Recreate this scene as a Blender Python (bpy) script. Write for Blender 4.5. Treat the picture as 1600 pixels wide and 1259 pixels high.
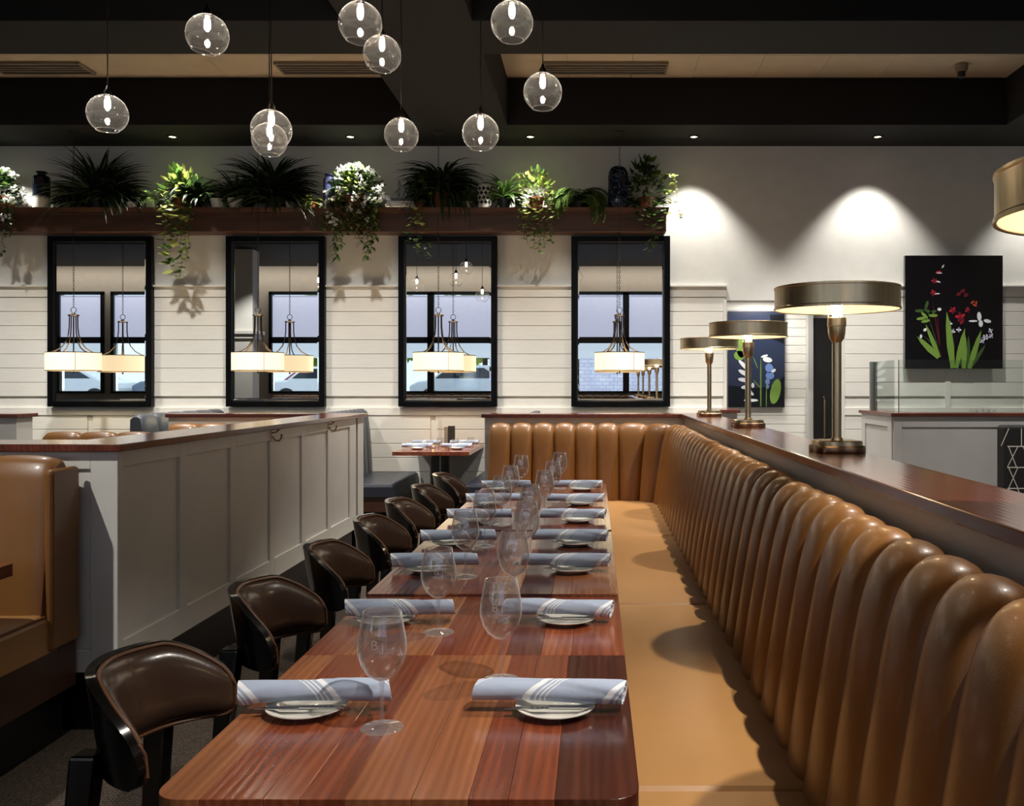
import bpy, bmesh, math, random
from mathutils import Vector, Matrix, Euler
R = random.Random(7)
PI = math.pi
C = bpy.context.scene.collection
sc = bpy.context.scene
for o in list(bpy.data.objects): bpy.data.objects.remove(o)

# ------------------------------------------------------------------ camera
F = 1430.0; VX = 930.0; VY = 600.0; H = 1.40
cam_d = bpy.data.cameras.new('camera'); cam = bpy.data.objects.new('camera', cam_d); C.objects.link(cam)
cam.location = (0, 0, H); cam.rotation_euler = (PI/2, 0, 0)
cam_d.sensor_width = 36; cam_d.lens = 36*F/1600
cam_d.shift_x = -(VX-800)/1600; cam_d.shift_y = -(629.5-VY)/1600
cam_d.clip_start = .05; cam_d.clip_end = 300
sc.camera = cam
def W(px, py, Y):                      # photo pixel at depth Y -> X, z
    return (px-VX)*Y/F, H-(py-VY)*Y/F

# ------------------------------------------------------------------ render look
sc.view_settings.view_transform = 'Standard'; sc.view_settings.look = 'None'
sc.view_settings.gamma = 1; sc.view_settings.use_curve_mapping = False
sc.view_settings.exposure = 0.46
cy = sc.cycles
cy.max_bounces = 8; cy.diffuse_bounces = 4; cy.glossy_bounces = 5; cy.transmission_bounces = 8
cy.transparent_max_bounces = 24; cy.caustics_reflective = False; cy.caustics_refractive = False
cy.sample_clamp_indirect = 4.0; cy.use_denoising = True; cy.blur_glossy = 0.5
try: cy.denoiser = 'OPENIMAGEDENOISE'
except Exception: pass

# ------------------------------------------------------------------ world and lights
w = bpy.data.worlds.new('daylight'); sc.world = w; w.use_nodes = True
bg = w.node_tree.nodes['Background']; bg.inputs[0].default_value = (.72, .84, 1, 1); bg.inputs[1].default_value = 1.25
def light(kind, name, loc, energy, color=(1, 1, 1), rot=(0, 0, 0), **k):
    d = bpy.data.lights.new(name, kind); d.energy = energy; d.color = color
    for a, b in k.items(): setattr(d, a, b)
    o = bpy.data.objects.new(name, d); o.location = loc; o.rotation_euler = rot; C.objects.link(o)
    return o
WARM = (1, .925, .82)
SOFT = (1, .965, .91)
WALLX = [-6.2, -4.37, -2.53, -.67, 1.02, 2.92, 4.85]
for x in WALLX:                         # wall washers in the soffit
    light('SPOT', 'wall_washer_light', (x, 9.44, 3.93), 100, SOFT, (R.uniform(-.01, .01)+math.radians(4), 0, 0), spot_size=math.radians(84), spot_blend=.6, shadow_soft_size=.03)
for y, e in ((.5, 230), (3.42, 150), (6.0, 150), (7.9, 90)):          # downlights over the aisle right of the banquette
    light('SPOT', 'aisle_downlight_light', (1.57, y, 4.36), e*1.95, WARM, (0, math.radians(9), 0), spot_size=math.radians(70), spot_blend=.35, shadow_soft_size=.03)
for x, y, e in ((-3.6, 5.6, 130), (-2.4, 7.75, 450), (-4.4, 7.75, 450), (-6.4, 7.75, 450), (3.6, 5.5, 200), (2.9, 7.9, 380), (-.2, 7.75, 440), (1.6, 7.9, 240)):  # added fill spots without visible fixtures, brightening back wall and room
    light('SPOT', 'dining_fill_light', (x, y, 4.36 if y < 8.3 else 4.36), e*(.72 if y > 7 else 1.5), SOFT, (math.radians(7) if y > 7 else 0, 0, 0), spot_size=math.radians(96), spot_blend=.7, shadow_soft_size=.08)
light('SPOT', 'booth_downlight_light', (-3.3, 1.3, 4.36), 340, SOFT, (math.radians(30), 0, math.radians(-12)), spot_size=math.radians(58), spot_blend=.6, shadow_soft_size=.04)
light('SPOT', 'column_fill_light', (-7.3, .4, 4.36), 200, SOFT, (math.radians(-20), 0, 0), spot_size=math.radians(80), spot_blend=.6)  # unseen spot added to brighten the column
light('AREA', 'recess_fill_light', (1.95, 10.4, 2.38), 14, SOFT, (0, 0, 0), size=.4)  # unseen lamp added to brighten the wall recess
light('AREA', 'window_wall_fill_light', (-4.5, -3.7, 4.38), 62, SOFT, (math.radians(-25), 0, 0), shape='RECTANGLE', size=20, size_y=.12)  # unseen strip added to lighten the wall above the windows
# daylight entering through the glazing behind the camera (sky portals sit in the real openings)
GLAZ = [(-13.9, -12.8), (-12.5, -11.0), (-8.4, -4.33), (-4.2, .74), (.86, 6.0)]
for a, b in GLAZ:
    light('AREA', 'window_daylight', ((a+b)/2, -4.25, 1.65), 20*(b-a), (.72, .84, 1), (PI/2, 0, PI), shape='RECTANGLE', size=b-a, size_y=.8)

# ------------------------------------------------------------------ materials
def s2l(c):
    return tuple(((v/255)/12.92 if v/255 <= .04045 else ((v/255+.055)/1.055)**2.4) for v in c)
MATS = {}
def new_mat(name):
    m = bpy.data.materials.new(name); m.use_nodes = True
    MATS[name] = m
    nt = m.node_tree; b = nt.nodes['Principled BSDF']
    return m, nt, b
def N(nt, t, **k):
    n = nt.nodes.new(t)
    for a, v in k.items():
        if hasattr(n, a): setattr(n, a, v)
    return n
def mat(name, rgb, rough=.5, metal=0, bump=0, bscale=60, var=0, vscale=6, coat=0, emit=None, es=0, spec=.5, stretch=None, sheen=0):
    m, nt, b = new_mat(name)
    c = s2l(rgb)
    b.inputs['Base Color'].default_value = (*c, 1)
    b.inputs['Roughness'].default_value = rough; b.inputs['Metallic'].default_value = metal
    b.inputs['Specular IOR Level'].default_value = spec
    b.inputs['Coat Weight'].default_value = coat; b.inputs['Coat Roughness'].default_value = .12
    if sheen: b.inputs['Sheen Weight'].default_value = sheen
    tc = N(nt, 'ShaderNodeTexCoord'); mp = N(nt, 'ShaderNodeMapping')
    nt.links.new(tc.outputs['Object'], mp.inputs[0])
    if stretch: mp.inputs['Scale'].default_value = stretch
    nz = N(nt, 'ShaderNodeTexNoise'); nz.inputs['Scale'].default_value = vscale; nz.inputs['Detail'].default_value = 4
    nt.links.new(mp.outputs[0], nz.inputs['Vector'])
    rp = N(nt, 'ShaderNodeValToRGB')
    v = max(var, .03)
    rp.color_ramp.elements[0].position = .3; rp.color_ramp.elements[1].position = .7
    rp.color_ramp.elements[0].color = (*[max(0, x*(1-v)) for x in c], 1)
    rp.color_ramp.elements[1].color = (*[min(1, x*(1+v)) for x in c], 1)
    nt.links.new(nz.outputs['Fac'], rp.inputs[0]); nt.links.new(rp.outputs[0], b.inputs['Base Color'])
    if bump:
        n2 = N(nt, 'ShaderNodeTexNoise'); n2.inputs['Scale'].default_value = bscale; n2.inputs['Detail'].default_value = 3
        nt.links.new(mp.outputs[0], n2.inputs['Vector'])
        bp = N(nt, 'ShaderNodeBump'); bp.inputs['Strength'].default_value = bump; bp.inputs['Distance'].default_value = .01
        nt.links.new(n2.outputs['Fac'], bp.inputs['Height']); nt.links.new(bp.outputs[0], b.inputs['Normal'])
    if emit:
        b.inputs['Emission Color'].default_value = (*s2l(emit), 1); b.inputs['Emission Strength'].default_value = es
    return m
def wood(name, dark, mid, lite, axis='Y', rough=.22, coat=.4, rand=.5, scale=1.0):
    m, nt, b = new_mat(name)
    tc = N(nt, 'ShaderNodeTexCoord'); mp = N(nt, 'ShaderNodeMapping'); oi = N(nt, 'ShaderNodeObjectInfo')
    sx = {'Y': (11, .8, 11), 'X': (.8, 11, 11), 'Z': (11, 11, .8)}[axis]
    mp.inputs['Scale'].default_value = tuple(v*scale for v in sx)
    nt.links.new(tc.outputs['Object'], mp.inputs[0])
    cb = N(nt, 'ShaderNodeCombineXYZ'); ml = N(nt, 'ShaderNodeMath', operation='MULTIPLY'); ml.inputs[1].default_value = 37
    nt.links.new(oi.outputs['Random'], ml.inputs[0])
    for k in range(3): nt.links.new(ml.outputs[0], cb.inputs[k])
    nt.links.new(cb.outputs[0], mp.inputs['Location'])
    n1 = N(nt, 'ShaderNodeTexNoise'); n1.inputs['Scale'].default_value = 2.2; n1.inputs['Detail'].default_value = 6; n1.inputs['Distortion'].default_value = .35
    nt.links.new(mp.outputs[0], n1.inputs['Vector'])
    wv = N(nt, 'ShaderNodeTexWave', wave_type='RINGS' if False else 'BANDS', bands_direction={'Y': 'X', 'X': 'Y', 'Z': 'X'}[axis])
    wv.inputs['Scale'].default_value = 1.5; wv.inputs['Distortion'].default_value = 9; wv.inputs['Detail'].default_value = 3; wv.inputs['Detail Scale'].default_value = .7
    nt.links.new(mp.outputs[0], wv.inputs['Vector'])
    mx = N(nt, 'ShaderNodeMath', operation='MULTIPLY_ADD'); mx.inputs[1].default_value = .14
    nt.links.new(wv.outputs['Fac'], mx.inputs[0])
    ad = N(nt, 'ShaderNodeMath', operation='MULTIPLY'); ad.inputs[1].default_value = .62
    nt.links.new(n1.outputs['Fac'], ad.inputs[0]); nt.links.new(ad.outputs[0], mx.inputs[2])
    rr = N(nt, 'ShaderNodeMath', operation='MULTIPLY_ADD'); rr.inputs[1].default_value = rand; rr.inputs[2].default_value = -rand/2+.12
    nt.links.new(oi.outputs['Random'], rr.inputs[0])
    s = N(nt, 'ShaderNodeMath', operation='ADD', use_clamp=True)
    nt.links.new(mx.outputs[0], s.inputs[0]); nt.links.new(rr.outputs[0], s.inputs[1])
    rp = N(nt, 'ShaderNodeValToRGB'); e = rp.color_ramp.elements
    e[0].position = .12; e[0].color = (*s2l(dark), 1); e[1].position = .85; e[1].color = (*s2l(lite), 1)
    x = e.new(.5); x.color = (*s2l(mid), 1)
    nt.links.new(s.outputs[0], rp.inputs[0]); nt.links.new(rp.outputs[0], b.inputs['Base Color'])
    b.inputs['Roughness'].default_value = rough; b.inputs['Coat Weight'].default_value = coat; b.inputs['Coat Roughness'].default_value = .15
    bp = N(nt, 'ShaderNodeBump'); bp.inputs['Strength'].default_value = .08; bp.inputs['Distance'].default_value = .003
    nt.links.new(wv.outputs['Fac'], bp.inputs['Height']); nt.links.new(bp.outputs[0], b.inputs['Normal'])
    return m
def emis(name, rgb, strength):
    m, nt, b = new_mat(name)
    nt.nodes.remove(b); e = N(nt, 'ShaderNodeEmission'); e.inputs[0].default_value = (*s2l(rgb), 1); e.inputs[1].default_value = strength
    nt.links.new(e.outputs[0], nt.nodes['Material Output'].inputs[0])
    return m
def thin_glass(name, tint=(1, 1, 1), ior=1.5, haze=.0, rough=.0, edge=.0):
    m, nt, b = new_mat(name); nt.nodes.remove(b)
    out = nt.nodes['Material Output']
    tr = N(nt, 'ShaderNodeBsdfTransparent'); tr.inputs[0].default_value = (*tint, 1)
    gl = N(nt, 'ShaderNodeBsdfGlossy'); gl.inputs['Roughness'].default_value = rough
    fw = N(nt, 'ShaderNodeLayerWeight'); fw.inputs[0].default_value = .5
    fp = N(nt, 'ShaderNodeMath', operation='POWER'); fp.inputs[1].default_value = 4.5
    fr = N(nt, 'ShaderNodeMath', operation='MULTIPLY_ADD'); fr.inputs[1].default_value = .85; fr.inputs[2].default_value = ((ior-1)/(ior+1))**2
    nt.links.new(fw.outputs['Facing'], fp.inputs[0]); nt.links.new(fp.outputs[0], fr.inputs[0])
    mx = N(nt, 'ShaderNodeMixShader')
    nt.links.new(fr.outputs[0], mx.inputs[0]); nt.links.new(tr.outputs[0], mx.inputs[1]); nt.links.new(gl.outputs[0], mx.inputs[2])
    last = mx
    if haze or edge:  # pale diffuse edge and haze stand in for highlights on clear glass
        df = N(nt, 'ShaderNodeBsdfDiffuse'); df.inputs[0].default_value = (.88, .88, .88, 1)
        tl = N(nt, 'ShaderNodeBsdfTranslucent'); tl.inputs[0].default_value = (.88, .88, .88, 1)
        dd = N(nt, 'ShaderNodeMixShader'); dd.inputs[0].default_value = .5
        nt.links.new(df.outputs[0], dd.inputs[1]); nt.links.new(tl.outputs[0], dd.inputs[2])
        lw = N(nt, 'ShaderNodeLayerWeight'); lw.inputs[0].default_value = .35
        pw = N(nt, 'ShaderNodeMath', operation='POWER'); pw.inputs[1].default_value = 5
        ma = N(nt, 'ShaderNodeMath', operation='MULTIPLY_ADD'); ma.inputs[1].default_value = edge; ma.inputs[2].default_value = haze
        nt.links.new(lw.outputs['Facing'], pw.inputs[0]); nt.links.new(pw.outputs[0], ma.inputs[0])
        m2 = N(nt, 'ShaderNodeMixShader'); nt.links.new(ma.outputs[0], m2.inputs[0])
        nt.links.new(mx.outputs[0], m2.inputs[1]); nt.links.new(dd.outputs[0], m2.inputs[2]); last = m2
    nt.links.new(last.outputs[0], out.inputs[0])
    return m

plaster = mat('wall_plaster', (228, 226, 218), .75, bump=.05, bscale=140)
shiplap = mat('painted_board', (234, 231, 222), .45, bump=.03, bscale=30, stretch=(1, 1, 8))
trimw = mat('white_trim_paint', (224, 221, 213), .38, bump=.02)
greyw = mat('grey_trim_paint', (196, 194, 190), .4, bump=.02)
blackp = mat('black_ceiling_paint', (14, 14, 14), .8, bump=.05)
soffitm = mat('soffit_paint', (17, 16, 14), .85, bump=.05)
blackb = mat('black_base_board', (13, 12, 12), .35)
tilem = mat('ceiling_tile', (226, 210, 186), .8, bump=.15, bscale=200)
ventm = mat('vent_metal', (150, 140, 128), .5)
ventd = mat('vent_slot', (30, 27, 24), .7)
cap_w = wood('mahogany_cap', (54, 24, 18), (104, 52, 38), (140, 78, 56), 'Y', .2, .5, .1)
cap_x = wood('mahogany_cap_cross', (54, 24, 18), (94, 46, 34), (130, 70, 50), 'X', .2, .5, .1)
walnut = wood('walnut_plank', (80, 36, 22), (126, 62, 38), (168, 98, 62), 'Y', .2, .4, .2)
walnut_dk = wood('dark_walnut_plank', (46, 24, 18), (80, 40, 29), (120, 66, 46), 'Y', .2, .4, .2)
walnut_lt = wood('light_walnut_plank', (108, 60, 36), (150, 92, 58), (186, 128, 84), 'Y', .2, .4, .2)
WALN = [walnut, walnut_dk, walnut, walnut_lt, walnut, walnut_dk, walnut_dk, walnut_lt]
walnut_x = wood('walnut_plank_cross', (58, 24, 14), (104, 50, 30), (150, 90, 56), 'X', .2, .4, .4)
shelfw = wood('shelf_oak', (50, 30, 20), (82, 51, 35), (104, 68, 48), 'X', .45, .05, .1, .8)
basewood = wood('brown_base_wood', (46, 26, 18), (66, 40, 28), (82, 52, 38), 'X', .4, .1, .1)
tan = mat('tan_leather_shaded', (134, 90, 44), .4, bump=.05, bscale=220, var=.1, vscale=5, coat=.2)  # same leather as the seats, darkened for the shade on the backs
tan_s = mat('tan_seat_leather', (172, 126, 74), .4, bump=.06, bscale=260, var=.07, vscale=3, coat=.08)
tan_d = mat('tan_piping', (120, 72, 36), .4)
brownl = mat('brown_leather', (58, 42, 33), .27, bump=.04, bscale=200, var=.15, coat=.25)
pipe_b = mat('brown_piping', (92, 60, 38), .4)
blackwd = mat('black_lacquered_wood', (14, 12, 11), .18, coat=.5)
bluel = mat('blue_leather', (38, 42, 54), .38, bump=.04, bscale=200, var=.1, coat=.1)
greyl = mat('grey_leather', (66, 70, 76), .42, bump=.04, bscale=200, var=.1)
carpet, nt, b = new_mat('woven_carpet')
tc = N(nt, 'ShaderNodeTexCoord'); 
w1 = N(nt, 'ShaderNodeTexWave', bands_direction='X'); w1.inputs['Scale'].default_value = 22; w1.inputs['Distortion'].default_value = 6; w1.inputs['Detail'].default_value = 3; w1.inputs['Detail Scale'].default_value = 6
w2 = N(nt, 'ShaderNodeTexWave', bands_direction='Y'); w2.inputs['Scale'].default_value = 22; w2.inputs['Distortion'].default_value = 6; w2.inputs['Detail'].default_value = 3; w2.inputs['Detail Scale'].default_value = 6
mm = N(nt, 'ShaderNodeMath', operation='MULTIPLY')
for a in (w1, w2): nt.links.new(tc.outputs['Object'], a.inputs['Vector'])
nt.links.new(w1.outputs['Fac'], mm.inputs[0]); nt.links.new(w2.outputs['Fac'], mm.inputs[1])
rp = N(nt, 'ShaderNodeValToRGB'); rp.color_ramp.elements[0].color = (*s2l((48, 40, 34)), 1); rp.color_ramp.elements[1].color = (*s2l((122, 104, 86)), 1)
nt.links.new(mm.outputs[0], rp.inputs[0]); nt.links.new(rp.outputs[0], b.inputs['Base Color']); b.inputs['Roughness'].default_value = .95
bp = N(nt, 'ShaderNodeBump'); bp.inputs['Strength'].default_value = .6; bp.inputs['Distance'].default_value = .01
nt.links.new(mm.outputs[0], bp.inputs['Height']); nt.links.new(bp.outputs[0], b.inputs['Normal'])
darkfl = mat('dark_floor', (20, 18, 17), .5, bump=.05)
frame_m = mat('black_mirror_frame', (6, 7, 10), .4, spec=.12)
mirror_m, nt, b = new_mat('mirror_silver'); b.inputs['Metallic'].default_value = 1; b.inputs['Roughness'].default_value = .0; b.inputs['Base Color'].default_value = (.93, .94, .95, 1)
brass = mat('antique_brass', (222, 202, 164), .3, 1, var=.12, vscale=10, stretch=(6, 6, .3))
brassd = mat('dark_brass', (178, 152, 120), .3, 1, var=.15, vscale=12)
bronze = mat('dark_bronze', (70, 62, 56), .35, 1)
shade_in = mat('white_shade_lining', (250, 240, 222), .6)
cream = mat('cream_linen_shade', (250, 232, 200), .8, emit=(255, 226, 178), es=.72, bump=.1, bscale=300)
cream_b = mat('cream_shade_diffuser', (255, 244, 220), .8, emit=(255, 232, 190), es=5)
bulb_m = emis('glowing_bulb', (255, 226, 180), 60)
bulb_g = emis('glowing_filament_bulb', (255, 238, 214), 105)
bulb_s = emis('globe_glint_glow', (255, 232, 200), 9)  # small glow painted in as a glint inside each globe
down_m = emis('downlight_lens', (255, 236, 205), 5)
globe_m = thin_glass('blown_globe_glass', (.98, .97, .96), 1.45, .022, .0, .6)
wine_m = thin_glass('wine_glass_thin', (.955, .955, .96), 2.0, .035, .0, 2.2)
pane_m = thin_glass('clear_pane', (.90, .94, .925), 1.5)
tumb_m = thin_glass('tumbler_glass', (.97, .97, .97), 1.5, .02, 0, .4)
pane_e = mat('pane_edge', (90, 112, 104), .2)
gsolid = thin_glass('clear_glass_stem', (.95, .95, .955), 1.9, .07, .0, 1.0)
etch_m = thin_glass('etched_mark', (.9, .9, .9), 1.5, .38)
china = mat('white_china', (236, 233, 224), .18, coat=.3)
steel = mat('steel', (170, 168, 165), .22, 1)
terra = mat('terracotta', (150, 84, 56), .7, var=.2, bump=.05)
whitec = mat('white_ceramic', (232, 228, 218), .3, var=.05)
navyc = mat('navy_ceramic', (24, 28, 48), .2, coat=.4, var=.2)
purplec = mat('slate_blue_ceramic', (66, 70, 104), .25, coat=.3, var=.25, vscale=20)
blackc = mat('black_ceramic', (20, 20, 22), .3)
jarm, nt, b = new_mat('speckled_blue_glass')
vo = N(nt, 'ShaderNodeTexVoronoi'); vo.inputs['Scale'].default_value = 45; tc = N(nt, 'ShaderNodeTexCoord'); nt.links.new(tc.outputs['Object'], vo.inputs['Vector'])
rp = N(nt, 'ShaderNodeValToRGB'); rp.color_ramp.elements[0].color = (*s2l((96, 124, 156)), 1); rp.color_ramp.elements[0].position = .1
rp.color_ramp.elements[1].color = (*s2l((18, 26, 44)), 1); rp.color_ramp.elements[1].position = .4
nt.links.new(vo.outputs['Distance'], rp.inputs[0]); nt.links.new(rp.outputs[0], b.inputs['Base Color']); b.inputs['Roughness'].default_value = .18
def leafm(name, rgb, var=.35):
    m = mat(name, rgb, .42, var=var, vscale=9)
    nt = m.node_tree; b = nt.nodes['Principled BSDF']; out = nt.nodes['Material Output']
    t = N(nt, 'ShaderNodeBsdfTranslucent'); t.inputs[0].default_value = (*s2l(rgb), 1)
    mx = N(nt, 'ShaderNodeMixShader'); mx.inputs[0].default_value = .25
    nt.links.new(b.outputs[0], mx.inputs[1]); nt.links.new(t.outputs[0], mx.inputs[2]); nt.links.new(mx.outputs[0], out.inputs[0])
    return m
lf_dark = leafm('dark_leaf', (38, 56, 30)); lf_mid = leafm('mid_leaf', (74, 102, 44)); lf_lite = leafm('light_leaf', (150, 166, 84))
lf_yel = leafm('yellow_green_leaf', (176, 180, 96)); lf_fern = leafm('fern_leaf', (96, 122, 62)); stem_m = mat('vine_stem', (84, 74, 44), .7)
petal = leafm('white_petal', (250, 250, 244), .02)
twig = mat('brown_twig', (70, 50, 34), .8)

# ------------------------------------------------------------------ mesh helpers
class B:
    def __init__(s): s.v = []; s.f = []; s.mi = []; s.m = 0
    def add(s, vs, fs):
        k = len(s.v); s.v += [tuple(p) for p in vs]
        for f in fs: s.f.append(tuple(i+k for i in f)); s.mi.append(s.m)
        return s
    def box(s, x0, x1, y0, y1, z0, z1):
        return s.add([(x0,y0,z0),(x1,y0,z0),(x1,y1,z0),(x0,y1,z0),(x0,y0,z1),(x1,y0,z1),(x1,y1,z1),(x0,y1,z1)],
                     [(0,3,2,1),(4,5,6,7),(0,1,5,4),(1,2,6,5),(2,3,7,6),(3,0,4,7)])
    def prism(s, poly, z0, z1):
        n = len(poly)
        return s.add([(x,y,z0) for x,y in poly]+[(x,y,z1) for x,y in poly],
                     [tuple(range(n-1,-1,-1)), tuple(range(n,2*n))]+[(i,(i+1)%n,n+(i+1)%n,n+i) for i in range(n)])
    def lathe(s, prof, n=32, c=(0,0,0), cap=False, sq=None):
        vs = []; m = len(prof)
        for i in range(n):
            a = 2*PI*i/n; k = sq(a) if sq else 1
            for r, z in prof: vs.append((c[0]+r*k*math.cos(a), c[1]+r*k*math.sin(a), c[2]+z))
        fs = []
        for i in range(n):
            j = (i+1) % n
            for k in range(m-1): fs.append((i*m+k, j*m+k, j*m+k+1, i*m+k+1))
        if cap: fs.append(tuple(i*m for i in range(n-1,-1,-1))); fs.append(tuple(i*m+m-1 for i in range(n)))
        return s.add(vs, fs)
    def tube(s, pts, r, n=8, caps=True, closed=False):
        pts = [Vector(p) for p in pts]; m = len(pts); vs = []
        up = Vector((0,0,1))
        for i, p in enumerate(pts):
            if closed: d = pts[(i+1)%m]-pts[i-1]
            else: d = pts[min(i+1,m-1)]-pts[max(i-1,0)]
            d.normalize()
            u = up if abs(d.z) < .95 else Vector((0,1,0))
            a = d.cross(u).normalized(); bb = d.cross(a).normalized()
            rr = r[i] if isinstance(r, (list, tuple)) else r
            for k in range(n):
                t = 2*PI*k/n; vs.append(p+a*math.cos(t)*rr+bb*math.sin(t)*rr)
        fs = []
        for i in range(m if closed else m-1):
            j = (i+1) % m
            for k in range(n): fs.append((i*n+k, i*n+(k+1)%n, j*n+(k+1)%n, j*n+k))
        if caps and not closed: fs.append(tuple(range(n-1,-1,-1))); fs.append(tuple((m-1)*n+k for k in range(n)))
        return s.add(vs, fs)
    def sphere(s, c, r, n=16, m=10, sz=1):
        prof = [(max(1e-4, r*math.sin(PI*i/m)), -r*sz*math.cos(PI*i/m)) for i in range(m+1)]
        return s.lathe(prof, n, c)
    def grid(s, fn, nu, nv, flip=False):
        vs = [fn(i/nu, j/nv) for i in range(nu+1) for j in range(nv+1)]
        fs = []
        for i in range(nu):
            for j in range(nv):
                a = i*(nv+1)+j; q = (a, a+nv+1, a+nv+2, a+1)
                fs.append(q[::-1] if flip else q)
        return s.add(vs, fs)
    def build(s, name, m, parent=None, smooth=False, bevel=0, seg=2, loc=None, angle=35):
        me = bpy.data.meshes.new(name); me.from_pydata(s.v, [], s.f)
        ms = m if isinstance(m, (list, tuple)) else [m]
        for x in ms: me.materials.append(x)
        if len(ms) > 1: me.polygons.foreach_set('material_index', s.mi)
        bm = bmesh.new(); bm.from_mesh(me)
        bmesh.ops.recalc_face_normals(bm, faces=bm.faces)
        if smooth:
            for f in bm.faces: f.smooth = True
            ca = math.radians(angle)
            for e in bm.edges:
                if len(e.link_faces) == 2 and e.calc_face_angle(0) > ca: e.smooth = False
        bm.to_mesh(me); bm.free()
        o = bpy.data.objects.new(name, me); C.objects.link(o)
        if parent: o.parent = parent
        if loc: o.location = loc
        if bevel:
            md = o.modifiers.new('bevel', 'BEVEL'); md.width = bevel; md.segments = seg; md.limit_method = 'ANGLE'; md.angle_limit = .7
        return o
def tag(o, label=None, cat=None, group=None, kind=None):
    if label: o['label'] = label
    if cat: o['category'] = cat
    if group: o['group'] = group
    if kind: o['kind'] = kind
    return o
def thing(name, label, cat, loc=(0,0,0), rz=0, group=None):
    o = bpy.data.objects.new(name, None); o.empty_display_size = .05; C.objects.link(o)
    o.location = loc; o.rotation_euler = (0,0,rz); return tag(o, label, cat, group)
KIDS = {}
def kids(o): return [c for c in C.objects if c.parent == o]
def copy_tree(o, parent=None, cache={}):
    c = o.copy(); C.objects.link(c); c.parent = parent
    key = o.name
    if key not in cache: cache[key] = kids(o)
    for ch in cache[key]: copy_tree(ch, c)
    return c
def struct(o): o['kind'] = 'structure'; return o
def bx(*a): return B().box(*a)

# ================================================================== ROOM
YW = 9.85; ZC = 4.43; ZB = 3.96
fl = struct(B().box(-15.2, 6.7, -4.4, 11.2, -.1, 0).build('floor', carpet))
B().box(-15, -2.12, -4.0, 9.8, 0, .004).build('dark_floor_area', darkfl, fl)
# --- back wall
RX0, RX1 = W(1135, 0, YW)[0], W(1314, 0, YW)[0]     # recess
b_ = B()
b_.box(-15.2, RX0, YW, YW+.2, 0, ZC+.3).box(RX1, 6.7, YW, YW+.2, 0, ZC+.3).box(RX0, RX1, YW, YW+.2, 2.30, ZC+.3)
wb = struct(b_.build('wall_back', plaster))
rb = B().box(RX0-.2, RX1+.6, 10.9, 11.05, 0, 2.5).box(RX0-.2, RX1+.6, YW+.2, 10.9, 2.42, 2.5).box(RX0-.2, RX0-.06, YW+.2, 10.9, 0, 2.42).box(RX1+.5, RX1+.6, YW+.2, 10.9, 0, 2.42)
rec = struct(rb.build('wall_recess', greyw))
ZR = 2.454
zs = [2.33-.152*i for i in range(9)]                 # joints of the wainscot boards
batx = [-7.27+1.843*i for i in range(8)]             # battens between mirrors
def board_run(x0, x1, parent, y, m, z0, z1, pitch):
    z = z1
    while z-pitch > z0-.01:
        B().box(x0, x1, y-.018, y, z-pitch+.0035, z-.0015).build('board', m, parent, bevel=.002, seg=1)
        z -= pitch
cols = [-15.0]+batx+[6.6]
bat_list = [x for x in batx]
for i in range(len(bat_list)+1):
    a = -9.2 if i == 0 else bat_list[i-1]+.03
    c = 6.6 if i == len(bat_list) else bat_list[i]-.03
    segs = [(a, c)]
    if a < RX0 < c: segs = [(a, RX0-.02)]+([(RX1+.02, c)] if c > RX1 else [])
    elif a < RX1 < c: segs = [(RX1+.02, c)]
    elif a >= RX0 and c <= RX1: segs = []
    for p, q in segs:
        if q-p > .05:
            board_run(p, q, wb, YW, shiplap, 1.15, 2.33, .152)
            board_run(p, q, wb, YW, shiplap, .12, 1.065, .152)
for x in bat_list:
    if RX0-.03 < x < RX1+.03: continue
    B().box(x-.03, x+.03, YW-.026, YW, 1.15, 2.33).build('batten', shiplap, wb, bevel=.003)
for p, q in ((-9.2, RX0), (RX1, 6.6)):
    B().box(p, q, YW-.028, YW, 2.335, 2.44).build('frieze_rail', shiplap, wb, bevel=.003)
    B().box(p, q, YW-.028, YW, 1.065, 1.15).build('chair_rail', shiplap, wb, bevel=.003)
    B().box(p, q, YW-.06, YW, 2.44, 2.462).build('ledge', trimw, wb, bevel=.004)
B().box(-9.2, RX0, YW-.03, YW, 0, .12).build('base_board', blackb, wb)
board_run(RX0-.06, RX1+.5, rec, 10.9, shiplap, .1, 2.38, .104)
B().box(RX0-.035, RX0, YW-.03, YW+.2, 0, 2.30).build('corner_post', trimw, wb, bevel=.004)
B().box(RX1, RX1+.035, YW-.03, YW+.2, 0, 2.30).build('corner_post', trimw, wb, bevel=.004)
# door in the recess
x0 = W(1268, 0, 10.85)[0]; x1 = x0+.85
dr = struct(B().box(x0, x1, 10.78, 10.86, 0, W(0, 497, 10.8)[1]).build('door_1', mat('black_door', (28, 27, 28), .4), bevel=.004))
B().box(x0-.06, x0, 10.76, 10.88, 0, 2.25).build('door_frame', greyw, dr); B().box(x1, x1+.06, 10.76, 10.88, 0, 2.25).build('door_frame', greyw, dr)
hx = W(1287, 0, 10.75)[0]
B().tube([(hx, 10.74, 1.25), (hx, 10.71, 1.22), (hx, 10.71, .78), (hx, 10.74, .75)], .009).build('door_handle', brassd, dr, True)
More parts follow.
